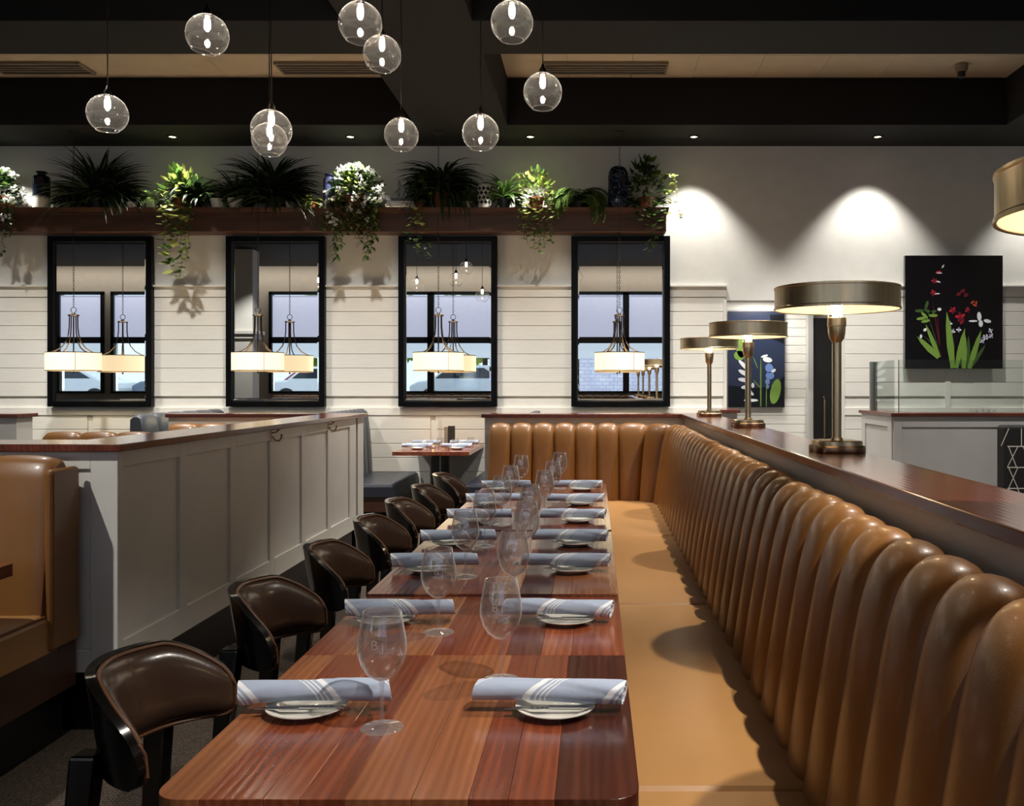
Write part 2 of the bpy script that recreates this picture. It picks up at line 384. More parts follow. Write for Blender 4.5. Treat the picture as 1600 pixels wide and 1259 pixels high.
# --- side walls, window wall
struct(B().box(6.5, 6.7, -4.4, 11.2, 0, ZC+.3).build('wall_right', plaster))
struct(B().box(-15.2, -15, -4.4, 11.2, 0, ZC+.3).build('wall_left', plaster))
b_ = B().box(-15.2, 6.7, -4.4, -4.2, 0, 1.2).box(-15.2, 6.7, -4.4, -4.2, 3.77, ZC+.3)
px = -15.2
for a, c in GLAZ: b_.box(px, a, -4.4, -4.2, 1.2, 3.77); px = c
b_.box(px, 6.7, -4.4, -4.2, 1.2, 3.77)
wf = struct(b_.build('wall_front', mat('tan_wall_paint', (196, 182, 162), .7)))
wmet = mat('black_window_frame', (18, 20, 26), .4)
shade_u = mat('upper_roller_shade', (205, 208, 222), .8, emit=(198, 205, 232), es=.5)  # own glow of both shades stands in for daylight behind them
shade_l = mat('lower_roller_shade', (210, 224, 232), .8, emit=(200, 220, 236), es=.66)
for i, (a, c) in enumerate(GLAZ):
    wn = B().box(a-.06, c+.06, -4.26, -4.14, 3.72, 3.80).box(a-.06, c+.06, -4.26, -4.14, 2.46, 2.62).box(a-.06, c+.06, -4.26, -4.14, 1.16, 1.22)
    wn.box(a-.06, a+.02, -4.26, -4.14, 1.2, 3.77).box(c-.02, c+.06, -4.26, -4.14, 1.2, 3.77)
    wo = struct(wn.build('window_%d' % (i+1), wmet))
    B().box(a+.02, c-.02, -4.235, -4.225, 1.22, 3.72).build('pane', pane_m, wo)
    B().box(a+.03, c-.03, -4.19, -4.185, 2.62, 3.70).build('roller_shade', shade_u, wo)
    if i != 1: B().box(a+.03, c-.03, -4.19, -4.185, 2.08, 2.47).build('roller_shade', shade_l, wo)
cl = thing('column', 'square cream column with a moulded capital, seen in the mirror', 'column', (-7.9, -1.2, 0))
B().box(-.2, .2, -.2, .2, 0, ZC).build('shaft', plaster, cl)
B().box(-.25, .25, -.25, .25, 2.42, 2.52).box(-.3, .3, -.3, .3, 2.52, 2.60).build('capital', trimw, cl, bevel=.01)
# --- ceiling
ce = struct(B().box(-15.2, 6.7, -4.4, 11.2, ZC+.03, ZC+.3).build('ceiling', blackp))
BX0, BX1 = -1.78, -.87
def bm_(nm, *a): return struct(B().box(*a).build(nm, soffitm))
bm_('ceiling_soffit', -15, 6.5, 9.04, YW+.0, ZB, ZC+.03)
bm_('ceiling_beam_cross', -15, 6.5, 6.45, 7.10, ZB, ZC+.03)
bm_('ceiling_beam_long', BX0, BX1, -4, 9.045, ZB-.003, ZC+.03)
bm_('ceiling_beam_right', 4.06, 6.5, 7.1, 9.04, ZB, ZC+.03)
for sx in (-15+2.0*0,):
    pass
def tiles(x0, x1):
    x = x0
    while x < x1-.01:
        xe = min(x+.61, x1)
        for ya, yb in ((7.1, 7.82), (7.824, 8.43), (8.434, 9.04)):
            B().box(x+.002, xe-.002, ya+.002, yb-.002, ZC-.004+R.uniform(-.001, .001), ZC+.03).build('ceiling_tile', tilem, ce)
        x += .61
tiles(BX1, 4.06); tiles(BX0-.61*13, BX0)
for pa, pb in ((-10, 131), (437, 645), (853, 1040)):
    y0, y1 = 8.58, 8.88
    xa = W(pa, 0, 8.7)[0]; xb = W(pb, 0, 8.7)[0]
    v = thing('slot_vent', {-10: 'long slot air vent in the ceiling at the far left', 437: 'slot air vent in the ceiling tiles left of the main beam', 853: 'slot air vent in the ceiling tiles right of the main beam'}[pa], 'vent', ((xa+xb)/2, 8.73, ZC-.02), 0, 'ceiling slot vents')
    L = (xb-xa)/2
    B().box(-L, L, -.13, .13, 0, .015).build('backing', ventd, v)
    B().box(-L, L, -.15, -.12, -.012, .015).box(-L, L, .12, .15, -.012, .015).box(-L-.02, -L, -.15, .15, -.012, .015).box(L, L+.02, -.15, .15, -.012, .015).build('frame', ventm, v)
    for k in (-.06, 0, .06): B().box(-L, L, k-.012, k+.012, -.01, .0).build('slat', ventm, v)
# recessed downlights in soffit
names = {-6.2: 'far left, outside the plant shelf', -4.37: 'above the trailing pothos', -2.53: 'above the cascading white flowers', -.67: 'above the yellow-green trailing plant', 1.02: 'just right of the plant shelf', 2.92: 'above the right lit cone of wall', 4.85: 'at the far right'}
for x in WALLX:
    d = thing('recessed_downlight', 'small round recessed soffit downlight, ' + names[x], 'light', (x, 9.46, ZB-.004), 0, 'soffit downlights')
    B().lathe([(.055, .003), (.055, -.004), (.038, -.006), (.036, .003)], 20).build('trim_ring', blackp, d, True)
    B().lathe([(.0001, 0), (.036, 0)], 20).build('lens', down_m, d)
# small black fixture + ceiling camera
x, _ = W(1503, 0, 8.65)
d = thing('ceiling_camera', 'small grey cylinder fixture hanging from the ceiling tile at right', 'camera', (x, 8.66, ZC-.006))
B().lathe([(.0001, 0), (.06, 0), (.06, -.03), (.05, -.07), (.0001, -.07)], 20).build('mount', ventm, d, True)
B().lathe([(.0001, -.07), (.035, -.07), (.035, -.12), (.02, -.13), (.0001, -.13)], 16).build('lens_housing', blackc, d, True)

# ================================================================== PARTITIONS
ZT = 1.16; ZU = 1.13
def face_panels(p, axis, fixed, out, a, bnds, z0, z1, z2, z3, m):
    """stiles and rails proud of the face; bnds = list of (start,end) recessed panels along the run"""
    t = .016
    def bb(u0, u1, za, zb, nm, th=t):
        lo, hi = sorted((fixed, fixed+out*th))
        (B().box(lo, hi, u0, u1, za, zb) if axis == 'Y' else B().box(u0, u1, lo, hi, za, zb)).build(nm, m, p, bevel=.002, seg=1)
    u = a[0]
    for s, e in bnds:
        bb(u, s, z0, z3, 'stile'); bb(s, e, z1, z2, 'panel', .004)
        u = e
    bb(u, a[1], z0, z3, 'stile')
    for s, e in bnds: bb(s, e, z0, z1, 'rail'); bb(s, e, z2, z3, 'rail')
# left divider (L shaped)
XD = -1.92; YD = 3.68
dv = thing('booth_divider', 'long white panelled half wall with mahogany cap left of the dining chairs', 'divider', (XD, YD, 0))
def loc(o, p): o.location = (-p.location.x, -p.location.y, -p.location.z); return o
dv.location = (0, 0, 0)
B().box(-2.17, XD-.016, YD+.016, 7.35, .24, ZU).box(-7.2, -2.17, YD+.016, 3.93, .24, ZU).build('body', trimw, dv)
B().box(-2.15, XD-.03, YD+.03, 7.33, 0, .24).box(-7.1, -2.15, YD+.03, 3.9, 0, .24).build('plinth', blackb, dv)
face_panels(dv, 'Y', XD-.016, 1, (YD+.0165, 7.35), [(3.68+.045+.585*i, 3.68+.045+.585*i+.51) for i in range(6)], .24, .358, 1.065, ZU, trimw)
face_panels(dv, 'X', YD+.016, -1, (-7.0, XD), [(-7.0+.1+.8*i, -7.0+.8+.8*i) for i in range(5)]+[(-2.75, -2.03)], .24, .33, 1.058, ZU, trimw)
B().prism([(-7.2, YD-.03), (XD+.03, YD-.03), (XD+.03, 7.38), (-2.20, 7.38), (-2.20, 3.96), (-7.2, 3.96)], ZU, ZT).build('cap', cap_w, dv, bevel=.004)
B().prism([(-3.47, 7.38), (XD+.03, 7.38), (XD+.03, 7.6), (-3.47, 7.6)], ZU, ZT).build('cap', cap_x, dv, bevel=.004)
B().box(-3.45, XD, 7.4, 7.58, .24, ZU).build('body', trimw, dv); B().box(-3.43, XD-.02, 7.41, 7.57, 0, .24).build('plinth', blackb, dv)
def hook(y, z, lab):
    h = thing('coat_hook', lab, 'hook', (XD, y, z), 0, 'coat hooks on the divider')
    B().box(0, .004, -.012, .012, -.03, .03).build('plate', brassd, h, bevel=.003)
    B().tube([(.004, 0, -.005), (.02, 0, -.03), (.045, 0, -.035), (.058, 0, -.015), (.06, 0, .005)], [.005, .005, .005, .005, .007]).build('hook_arm', brassd, h, True)
    B().tube([(.004, 0, .012), (.03, 0, .018), (.045, 0, .035)], [.005, .004, .007]).build('upper_hook', brassd, h, True)
hook(5.43, 1.098, 'brass coat hook under the divider cap, the nearer of the two')
hook(6.58, 1.098, 'brass coat hook under the divider cap, the farther of the two')
# right partition behind the banquette
pr = thing('banquette_partition', 'white half wall with glossy mahogany cap carrying the brass lamps', 'divider')
PX0, PX1 = .715, .925
B().box(PX0, PX1, .1, 7.58, .12, ZU).box(-.89, PX0, 7.37, 7.58, .12, ZU).build('body', greyw, pr, bevel=.002)
B().box(PX0+.01, PX1-.01, .1, 7.56, 0, .12).box(-.88, PX0+.01, 7.38, 7.56, 0, .12).build('plinth', blackb, pr)
B().prism([(PX0-.02, .05), (PX1+.02, .05), (PX1+.02, 7.61), (-.915, 7.61), (-.915, 7.345), (PX0-.09, 7.345), (PX0-.045, 7.335), (PX0-.02, 7.30)], ZU, ZT).build('cap', cap_w, pr, bevel=.004)
# far-right glazed partition
gp = thing('glazed_partition', 'white panelled half wall topped with clear glass screens at right', 'divider')
GX = 2.49; GY = 7.65
B().box(GX, 5.8, GY, GY+.2, .1, ZU).box(GX, GX+.2, GY+.2, 8.5, .1, ZU).build('body', greyw, gp)
B().box(GX+.02, 5.8, GY+.02, GY+.18, 0, .1).build('plinth', blackb, gp)
face_panels(gp, 'X', GY, -1, (GX, 5.8), [(GX+.07, GX+.95), (GX+1.05, GX+1.95), (GX+2.05, GX+2.95)], .1, .22, 1.04, ZU, greyw)
face_panels(gp, 'Y', GX, -1, (GY, 8.5), [(GY+.1, 8.4)], .1, .22, 1.04, ZU, greyw)
B().prism([(GX-.03, GY-.045), (5.8, GY-.045), (5.8, GY+.23), (GX+.23, GY+.23), (GX+.23, 8.55), (GX-.03, 8.55)], ZU, ZT).build('cap', cap_x, gp, bevel=.004)
for i, (a, c) in enumerate(((2.57, 3.62), (3.64, 4.7), (4.72, 5.75))):
    B().box(a, c, GY+.09, GY+.10, ZT, 1.605).build('glass_screen', pane_m, gp)
    B().box(a-.004, a, GY+.088, GY+.102, ZT, 1.605).build('screen_edge', pane_e, gp)
B().box(GX+.07, GX+.08, GY+.2, 8.42, ZT, 1.605).build('glass_screen', pane_m, gp)
B().box(GX+.045, GX+.105, 8.42, 8.46, ZT, 1.605).build('screen_post', mat('grey_post', (128, 134, 130), .5), gp)
for i, px_ in enumerate((1520, 1530, 1540, 1550)):
    xx = W(px_, 0, 7.68)[0]
    t = B().lathe([(.0001, 0), (.024, 0), (.028, .004), (.03, .03), (.028, .03), (.026, .008), (.0001, .006)], 16).build('votive_cup', tumb_m, None, True, loc=(xx, 7.67, ZT))
    tag(t, 'clear votive cup on the glazed partition, %s of four' % ('leftmost', 'second from left', 'third from left', 'rightmost')[i], 'cup', 'clear votive cups on the glazed partition')
# small partition end beyond the middle lamp
sp = thing('short_partition', 'short grey half wall end seen between the two farther brass lamps', 'divider')
xa, xb = W(1128, 0, 8.6)[0], W(1152, 0, 8.6)[0]
B().box(xa, xb, 8.6, 9.3, .1, ZU).build('body', greyw, sp, bevel=.003); B().box(xa-.025, xb+.025, 8.57, 9.33, ZU, ZT).build('cap', cap_w, sp, bevel=.003)
B().box(xa+.01, xb-.01, 8.62, 9.28, 0, .1).build('plinth', blackb, sp)
# far-left partition
fp = thing('far_left_partition', 'pale half wall end with dark cap at the left edge, behind the divider', 'divider')
B().box(-6.3, -4.66, 7.37, 7.58, .12, ZU).build('body', trimw, fp); B().box(-6.32, -4.63, 7.34, 7.61, ZU, ZT).build('cap', cap_x, fp, bevel=.003)
B().box(-6.3, -4.68, 7.39, 7.56, 0, .12).build('plinth', blackb, fp)

# ================================================================== BANQUETTE (channel back)
PROF = [(0, .40), (0, .47), (.012, .56), (.03, .68), (.05, .80), (.068, .90), (.084, .97), (.104, 1.025), (.132, 1.058), (.162, 1.066), (.19, 1.05), (.212, 1.0), (.222, .9), (.225, .75), (.225, .40)]
def smooth_prof(p, k=3):
    out = []
    for i in range(len(p)-1):
        p0 = p[max(i-1, 0)]; p1 = p[i]; p2 = p[i+1]; p3 = p[min(i+2, len(p)-1)]
        for j in range(k):
            t = j/k
            out.append(tuple(.5*(2*p1[a]+(p2[a]-p0[a])*t+(2*p0[a]-5*p1[a]+4*p2[a]-p3[a])*t*t+(3*p1[a]-p0[a]-3*p2[a]+p3[a])*t**3) for a in (0, 1)))
    return out+[p[-1]]
PROF = PROF[:1]+smooth_prof(PROF[1:13])+PROF[13:]
def channel(name, m, width, bulge=.026, prof=PROF, radius=None, nu=14):
    """local x along run, local -y towards the sitter; radius: wedge for concave corner"""
    b = B(); n = len(prof)
    def fn(u, v):
        i = round(v*(n-1)); d, z = prof[i]
        s = u*2-1
        if 0 < i < n-1:
            p = Vector(prof[i-1]); q = Vector(prof[i+1]); t = (q-p).normalized(); nx, nz = -t.y, t.x
        else: nx, nz = -1, 0
        front = 1 if i < n-3 else .25
        k = (max(0, 1-s*s))**.55*bulge*front
        if i < n-3: k -= .010*(abs(s)**8)
        dd = d+nx*k; zz = z+(nz*k if i > 1 else 0)
        half = width/2*(1 if radius is None else (radius+dd)/radius)
        return (s*half*.998, dd, zz)
    b.grid(fn, nu, n-1)
    # side closers
    nv = n
    for e in (0, nu): b.add([b.v[e*nv+j] for j in range(nv)], [tuple(range(nv))])
    return b.build(name, m, None, True, angle=50)
bq = thing('banquette', 'long L-shaped tan leather banquette with channel-tufted back', 'banquette')
BXf, BYf, RC = .483, 7.15, .30
WCH = .1765
c0 = channel('back_channel', tan, WCH); c0.parent = bq
first = True
y = BYf-RC-WCH/2; n = 0
while y > .55:
    o = c0 if n == 0 else c0.copy()
    if n: C.objects.link(o)
    o.parent = bq; o.location = (BXf, y, 0); o.rotation_euler = (0, 0, -PI/2); o.scale = (1, 1, 1+R.uniform(-.004, .004)); y -= WCH; n += 1
wf_ = (BXf-RC+.84)/6
c1 = channel('back_channel', tan, wf_)
for i in range(6):
    o = c1 if i == 0 else c1.copy()
    if i: C.objects.link(o)
    o.parent = bq; o.location = (-.84+wf_*(i+.5), BYf, 0)
c2 = channel('back_channel', tan, 2*RC*math.tan(PI/12), radius=RC)
for i in range(3):
    o = c2 if i == 0 else c2.copy()
    if i: C.objects.link(o)
    a = PI/2-(i+.5)*PI/6
    o.parent = bq; o.location = (BXf-RC+RC*math.cos(a), BYf-RC+RC*math.sin(a), 0); o.rotation_euler = (0, 0, a-PI/2)
def cushion(x0, x1, y0, y1, z0, z1, name, m, parent, r=.03, puff=.008):
    b = B(); nx = 14; ny = 14
    cx, cy_, hx_, hy_ = (x0+x1)/2, (y0+y1)/2, (x1-x0)/2, (y1-y0)/2
    def ss(t): return math.copysign(1-(1-abs(t))**1.0, t)
    us = [-1, -.985, -.95, -.9, -.8, -.6, -.3, 0, .3, .6, .8, .9, .95, .985, 1]
    def top(u, v):
        a = us[round(u*nx)]; c = us[round(v*ny)]
        ex = hx_*(1-abs(a)); ey = hy_*(1-abs(c))
        def rd(e): return 0 if e >= r else r-math.sqrt(max(0, r*r-(r-e)**2))
        dz = max(rd(ex), rd(ey))
        return (cx+a*hx_, cy_+c*hy_, z1-dz*.9+puff*(1-a*a)*(1-c*c))
    b.grid(top, nx, ny)
    b.box(x0, x1, y0, y1, z0, z1-r*.9)
    return b.build(name, m, parent, True, angle=40)
cuts = [.3, 2.06, 3.79, 5.51, 7.2]
for a, c in zip(cuts, cuts[1:]):
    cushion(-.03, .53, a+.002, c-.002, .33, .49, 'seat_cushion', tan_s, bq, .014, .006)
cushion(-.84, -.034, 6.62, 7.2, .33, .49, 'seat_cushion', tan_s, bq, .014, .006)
for yy in cuts[1:-1]:
    B().tube([(-.03, yy-.012, .4765), (.5, yy-.012, .4765)], .003, 6).build('stitched_seam', tan_d, bq, True)
    B().tube([(-.03, yy+.022, .486), (.5, yy+.022, .486)], .0016, 6).build('stitched_seam', tan_d, bq, True)
B().box(.0, .7, .3, 7.34, .1, .335).box(-.84, .0, 6.66, 7.34, .1, .335).box(.6, .7, .3, 7.3, .335, .8).build('seat_base', basewood, bq)
B().box(.04, .7, .3, 7.3, 0, .1).box(-.82, .04, 6.7, 7.3, 0, .1).build('toe_kick', blackb, bq)

# ================================================================== LEFT BOOTH (tan)
lb = thing('tan_booth', 'tan leather booth bench with channelled back at the left edge', 'booth', (0, 0, 0))
PR2 = [(0, .45), (0, .53), (.01, .62), (.03, .75), (.05, .9), (.065, 1.02), (.085, 1.085), (.115, 1.105), (.15, 1.10), (.165, 1.06), (.17, .9), (.17, .45)]
ch = channel('back_channel', tan, .30, .02, PR2)
for i in range(5):
    o = ch if i == 0 else ch.copy()
    if i: C.objects.link(o)
    o.parent = lb; o.location = (-2.235-.30*i, 3.45, 0)
B().box(-2.09, -2.055, 3.46, 3.655, .385, 1.075).build('end_panel', tan, lb, bevel=.02, seg=3)
B().tube([(-2.088, 3.445, .53), (-2.088, 3.475, .8), (-2.088, 3.50, 1.0), (-2.088, 3.53, 1.08)], .007, 8).build('piping', tan_d, lb, True)
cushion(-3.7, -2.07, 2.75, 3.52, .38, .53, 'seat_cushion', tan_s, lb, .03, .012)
B().tube([(-3.6, 2.757, .52), (-2.075, 2.757, .52), (-2.075, 3.45, .52)], .006, 8).build('piping', tan_d, lb, True)
B().box(-3.7, -2.075, 2.8, 3.66, .2, .385).build('seat_base', basewood, lb, bevel=.004)
B().box(-3.7, -2.12, 2.85, 3.64, 0, .2).build('toe_kick', blackb, lb)
lt = thing('booth_table', 'corner of a walnut table standing in the left tan booth', 'table', (-2.62, 2.7, 0))
for i in range(6): B().box(-.54+.18*i, -.54+.18*(i+1)-.001, -.58, .57, .715, .76).build('plank', walnut, lt, bevel=.001, seg=1)
B().box(-.04, .04, -.04, .04, .02, .715).build('pedestal', blackb, lt)
B().box(-.25, .25, -.03, .03, 0, .03).box(-.03, .03, -.25, .1, 0, .03).build('foot', blackb, lt, bevel=.005)

# booths behind the divider
def bench(name, label, xf, y0, y1, side, m, ms, nch, ztop=1.08, group=None, seatd=.5, pr=None, basem=None):
    """bench along Y, back face at xf, seat on 'side' (+1 = +X)"""
    p = thing(name, label, 'booth', (0, 0, 0), 0, group)
    pr = pr or [(0, .40), (0, .46), (.01, .6), (.02, .8), (.03, .98), (.05, ztop-.02), (.08, ztop), (.12, ztop), (.145, ztop-.03), (.15, .9), (.15, .40)]
    wd = (y1-y0)/nch
    c = channel('back_channel', m, wd, .018, pr)
    for i in range(nch):
        o = c if i == 0 else c.copy()
        if i: C.objects.link(o)
        o.parent = p; o.location = (xf, y0+wd*(i+.5), 0); o.rotation_euler = (0, 0, PI/2 if side > 0 else -PI/2)
    a, b2 = sorted((xf-side*.02, xf+side*seatd))
    cushion(a, b2, y0, y1, .34, .46, 'seat_cushion', ms, p, .03, .012)
    B().box(min(xf-side*.14, xf+side*(seatd-.05)), max(xf-side*.14, xf+side*(seatd-.05)), y0+.01, y1-.01, .2, .345).build('seat_base', basem or basewood, p)
    B().box(min(xf-side*.12, xf+side*(seatd-.1)), max(xf-side*.12, xf+side*(seatd-.1)), y0+.03, y1-.03, 0, .2).build('toe_kick', blackb, p)
    return p
b1 = bench('blue_booth', 'dark blue leather bench with ribbed grey-blue back left of the small table', -2.40, 8.58, 9.82, 1, greyl, bluel, 8, 1.12)
b2 = bench('blue_booth', 'dark blue leather bench on the right side of the small table, half hidden', -.72, 8.58, 9.82, -1, greyl, bluel, 8, 1.10)
b3 = bench('grey_booth', 'grey leather booth back with two puffy channels behind the divider', -3.92, 8.0, 9.80, 1, greyl, bluel, 6, 1.12)
b4 = bench('grey_booth', 'slim dark grey booth back at the left edge beside the far partition', -5.0, 7.62, 8.0, 1, greyl, bluel, 2, 1.11, seatd=.3)
def bench_x(name, label, x0, x1, yf, side, nch, zt=1.08):
    p = thing(name, label, 'booth')
    pr = [(0, .40), (0, .46), (.01, .6), (.02, .8), (.03, .98), (.05, zt-.02), (.08, zt), (.12, zt), (.145, zt-.03), (.15, .9), (.15, .40)]
    wd = (x1-x0)/nch; c = channel('back_channel', tan, wd, .02, pr)
    for i in range(nch):
        o = c if i == 0 else c.copy()
        if i: C.objects.link(o)
        o.parent = p; o.location = (x0+wd*(i+.5), yf, 0); o.rotation_euler = (0, 0, 0 if side < 0 else PI)
    ya, yb = sorted((yf-side*.02, yf+side*.5))
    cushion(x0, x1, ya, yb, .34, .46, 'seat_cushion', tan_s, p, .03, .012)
    ya, yb = sorted((yf-side*.14, yf+side*.45))
    B().box(x0+.01, x1-.01, ya, yb, .1, .345).build('seat_base', basewood, p)
    B().box(x0+.03, x1-.03, ya+.02, yb-.02, 0, .1).build('toe_kick', blackb, p)
    return p
bench_x('tan_booth', 'tan leather booth back just showing over the front arm of the divider', -3.6, -2.9, 5.9, -1, 3, 1.07)
bench_x('tan_booth', 'tan tufted leather back against the far arm of the divider', -3.40, -2.25, 7.23, -1, 5, 1.07)

# ================================================================== PATTERNED CHAIR (right edge)
pc = thing('patterned_booth', 'black upholstered seat back with white geometric line pattern at the right edge', 'booth', (0, 0, 0))
patb = mat('black_fabric', (26, 24, 24), .85, bump=.1, bscale=300); patw = mat('white_thread', (220, 214, 202), .8)
X0, X1, YP = W(1570, 0, 7.2)[0], 5.2, 7.2
B().box(X0, X1, YP, YP+.16, .3, 1.075).build('seat_back', patb, pc, bevel=.03, seg=4)
pt = B(); Rp = random.Random(3)
rows = [1.075-.165*i for i in range(6)]
for zr in rows[1:-1]: pt.box(X0+.02, X1-.02, YP-.002, YP, zr-.004, zr+.004)
for k in range(5):
    za, zb = (1.055 if k == 0 else rows[k])-.004, rows[k+1]+.004
    x = X0+.03
    while x < X1-.15:
        lean = (.07, -.06, .05, -.07, .0)[Rp.randrange(5)] if k % 2 == 0 else (-.08, .06, -.05, .0, .07)[Rp.randrange(5)]
        pt.add([(x-.003, YP-.002, za), (x+.004, YP-.002, za), (x+.004+lean, YP-.002, zb), (x-.003+lean, YP-.002, zb)], [(0, 3, 2, 1)])
        x += Rp.choice((.045, .07, .10))
pt.build('line_pattern', patw, pc)
B().box(X0, X1, YP-.5, YP+.02, .32, .46).build('seat_cushion', patb, pc, bevel=.025, seg=3)
B().box(X0+.03, X1, YP-.45, YP+.12, 0, .32).build('seat_base', blackb, pc)

# ================================================================== MIRRORS
mx = [(-5.33, 'mirror'), ]
centers = [W(162.5, 0, YW)[0], W(434.5, 0, YW)[0], W(701.5, 0, YW)[0], W(969.5, 0, YW)[0]]
mlab = ['leftmost black-framed mirror, between the flowers and the pothos', 'black-framed mirror left of the cascading white flowers', 'black-framed mirror above the small table by the wall', 'rightmost black-framed mirror, above the far end of the banquette']
mz0 = W(0, 635, YW)[1]; mz1 = W(0, 370.5, YW)[1]
for i, x in enumerate(centers):
    wdt = .527 if i else .555
    m = thing('wall_mirror', mlab[i], 'mirror', (x, YW-.052, (mz0+mz1)/2), 0, 'framed mirrors on the back wall')
    hh = (mz1-mz0)/2; t = .062
    for nm, bb in (('frame_side', (-wdt, -wdt+t, -hh, hh)), ('frame_side', (wdt-t, wdt, -hh, hh)), ('frame_rail', (-wdt+t, wdt-t, hh-t, hh)), ('frame_rail', (-wdt+t, wdt-t, -hh, -hh+t))):
        B().box(bb[0], bb[1], -.045, .028, bb[2], bb[3]).build(nm, frame_m, m, bevel=.006)
    a, c = wdt-t+.002, hh-t+.002; bw = .024
    B().add([(-a+bw, -.014, -c+bw), (a-bw, -.014, -c+bw), (a-bw, -.014, c-bw), (-a+bw, -.014, c-bw)], [(0, 1, 2, 3)]).build('mirror_glass', mirror_m, m)
    s = .004
    B().add([(-a, -.014+s, -c), (a, -.014+s, -c), (a, -.014+s, c), (-a, -.014+s, c), (-a+bw, -.014, -c+bw), (a-bw, -.014, -c+bw), (a-bw, -.014, c-bw), (-a+bw, -.014, c-bw)],
            [(0, 1, 5, 4), (1, 2, 6, 5), (2, 3, 7, 6), (3, 0, 4, 7)]).build('bevelled_edge', mirror_m, m)

# ================================================================== SHELF
SZ = 3.247; SX1 = .765; SY = 9.58
sh = thing('plant_shelf', 'long brown oak shelf beam holding plants and vases above the mirrors', 'shelf')
B().box(-6.6, SX1-.02, SY+.02, YW-.005, 3.0, 3.18).build('beam', shelfw, sh, bevel=.004)
B().box(-6.6, SX1-.01, SY+.0, YW-.005, 3.18, 3.20).build('bead', shelfw, sh, bevel=.003)
B().prism([(0, 0), (1, 0), (1, 1), (0, 1)], 0, 1)
B().add([(-6.6, SY, 3.20), (SX1, SY, 3.20), (SX1+.01, SY-.02, 3.247), (-6.6, SY-.02, 3.247), (-6.6, YW-.005, 3.20), (SX1, YW-.005, 3.20), (SX1+.01, YW-.005, 3.247), (-6.6, YW-.005, 3.247)],
        [(0, 1, 2, 3), (3, 2, 6, 7), (1, 5, 6, 2), (4, 5, 1, 0), (7, 4, 0, 3), (5, 4, 7, 6)]).build('crown_top', shelfw, sh)

# ---------------------------------------------------------------- plants
PY = 9.68
def leaf(b, p, d, L, wd, curl=.25, fold=.15, heart=False):
    """pointed leaf, base p, direction d"""
    d = Vector(d).normalized(); up = Vector((0, 0, 1)) if abs(d.z) < .9 else Vector((0, -1, 0))
    s = d.cross(up).normalized(); n = s.cross(d).normalized()
    p = Vector(p); vs = [p]
    pr = [(.12, .5), (.38, 1), (.72, .62)] if not heart else [(.02, .75), (.3, 1), (.7, .6)]
    for t, k in pr:
        c = p+d*L*t-n*curl*L*t*t
        h = wd/2*k
        vs += [c+s*h+n*fold*h, c, c-s*h+n*fold*h]
    vs.append(p+d*L-n*curl*L)
    b.add(vs, [(0, 1, 2), (0, 2, 3), (1, 4, 5, 2), (2, 5, 6, 3), (4, 7, 8, 5), (5, 8, 9, 6), (7, 10, 8), (8, 10, 9)])
def pot(parent, r, h, m, name='pot'):
    B().lathe([(.0001, 0), (r*.75, 0), (r*.98, h*.85), (r*1.06, h*.85), (r*1.06, h), (r*.9, h), (r*.85, h*.8), (.0001, h*.8)], 24).build(name, m, parent, True)
def rdir(rr, el0, el1, az0=-PI, az1=PI):
    a = rr.uniform(az0, az1); e = rr.uniform(el0, el1)
    return Vector((math.cos(a)*math.cos(e), math.sin(a)*math.cos(e), math.sin(e)))
def clampY(v):
    if v.y > .145: v.y = .145-.02*abs(math.sin(v.x*40))
    return v
def fern(label, px_, r, h, n, L, m, potm, spread=1, seed=1, zoff=0, py=PY, potr=.075, poth=.12, name='potted_fern', droop=1.2, lw=.012, group='potted plants on the shelf', leafl=.05):
    x = (px_-VX)*py/F; rr = random.Random(seed)
    t = thing(name, label, 'plant', (x, py, SZ+.001), 0, group)
    pot(t, potr, poth, potm)
    b = B(); s = B()
    for i in range(n):
        el = rr.uniform(.25, 1.45); az = rr.uniform(-PI, PI); LL = L*rr.uniform(.65, 1.05)
        d = Vector((math.cos(az)*spread, math.sin(az)*.55, 0)).normalized()
        pts = []; p = Vector((0, 0, poth*.85)); e = el
        k = 9
        for j in range(k+1):
            pts.append(clampY(p.copy())); p = p+(d*math.cos(e)+Vector((0, 0, math.sin(e))))*LL/k; e -= droop*1.6/k*(1+.3*rr.random())
        s.tube(pts, .0015, 4)
        for j in range(2, k+1):
            tdir = (pts[j]-pts[j-1]).normalized(); sd = tdir.cross(Vector((0, 0, 1)))
            sd = sd.normalized() if sd.length > .01 else Vector((1, 0, 0))
            ll = leafl*(1-.65*j/k)*rr.uniform(.8, 1.2)
            for q in (0, .5):
                pp = pts[j-1].lerp(pts[j], q)
                for sg in (-1, 1): leaf(b, pp, sd*sg+tdir*.5+Vector((0, 0, -.15)), ll, max(lw*1.6, ll*.3), .2, .1)
    tag(b.build('foliage', m, t), kind='stuff'); s.build('frond_stems', stem_m, t)
    return t
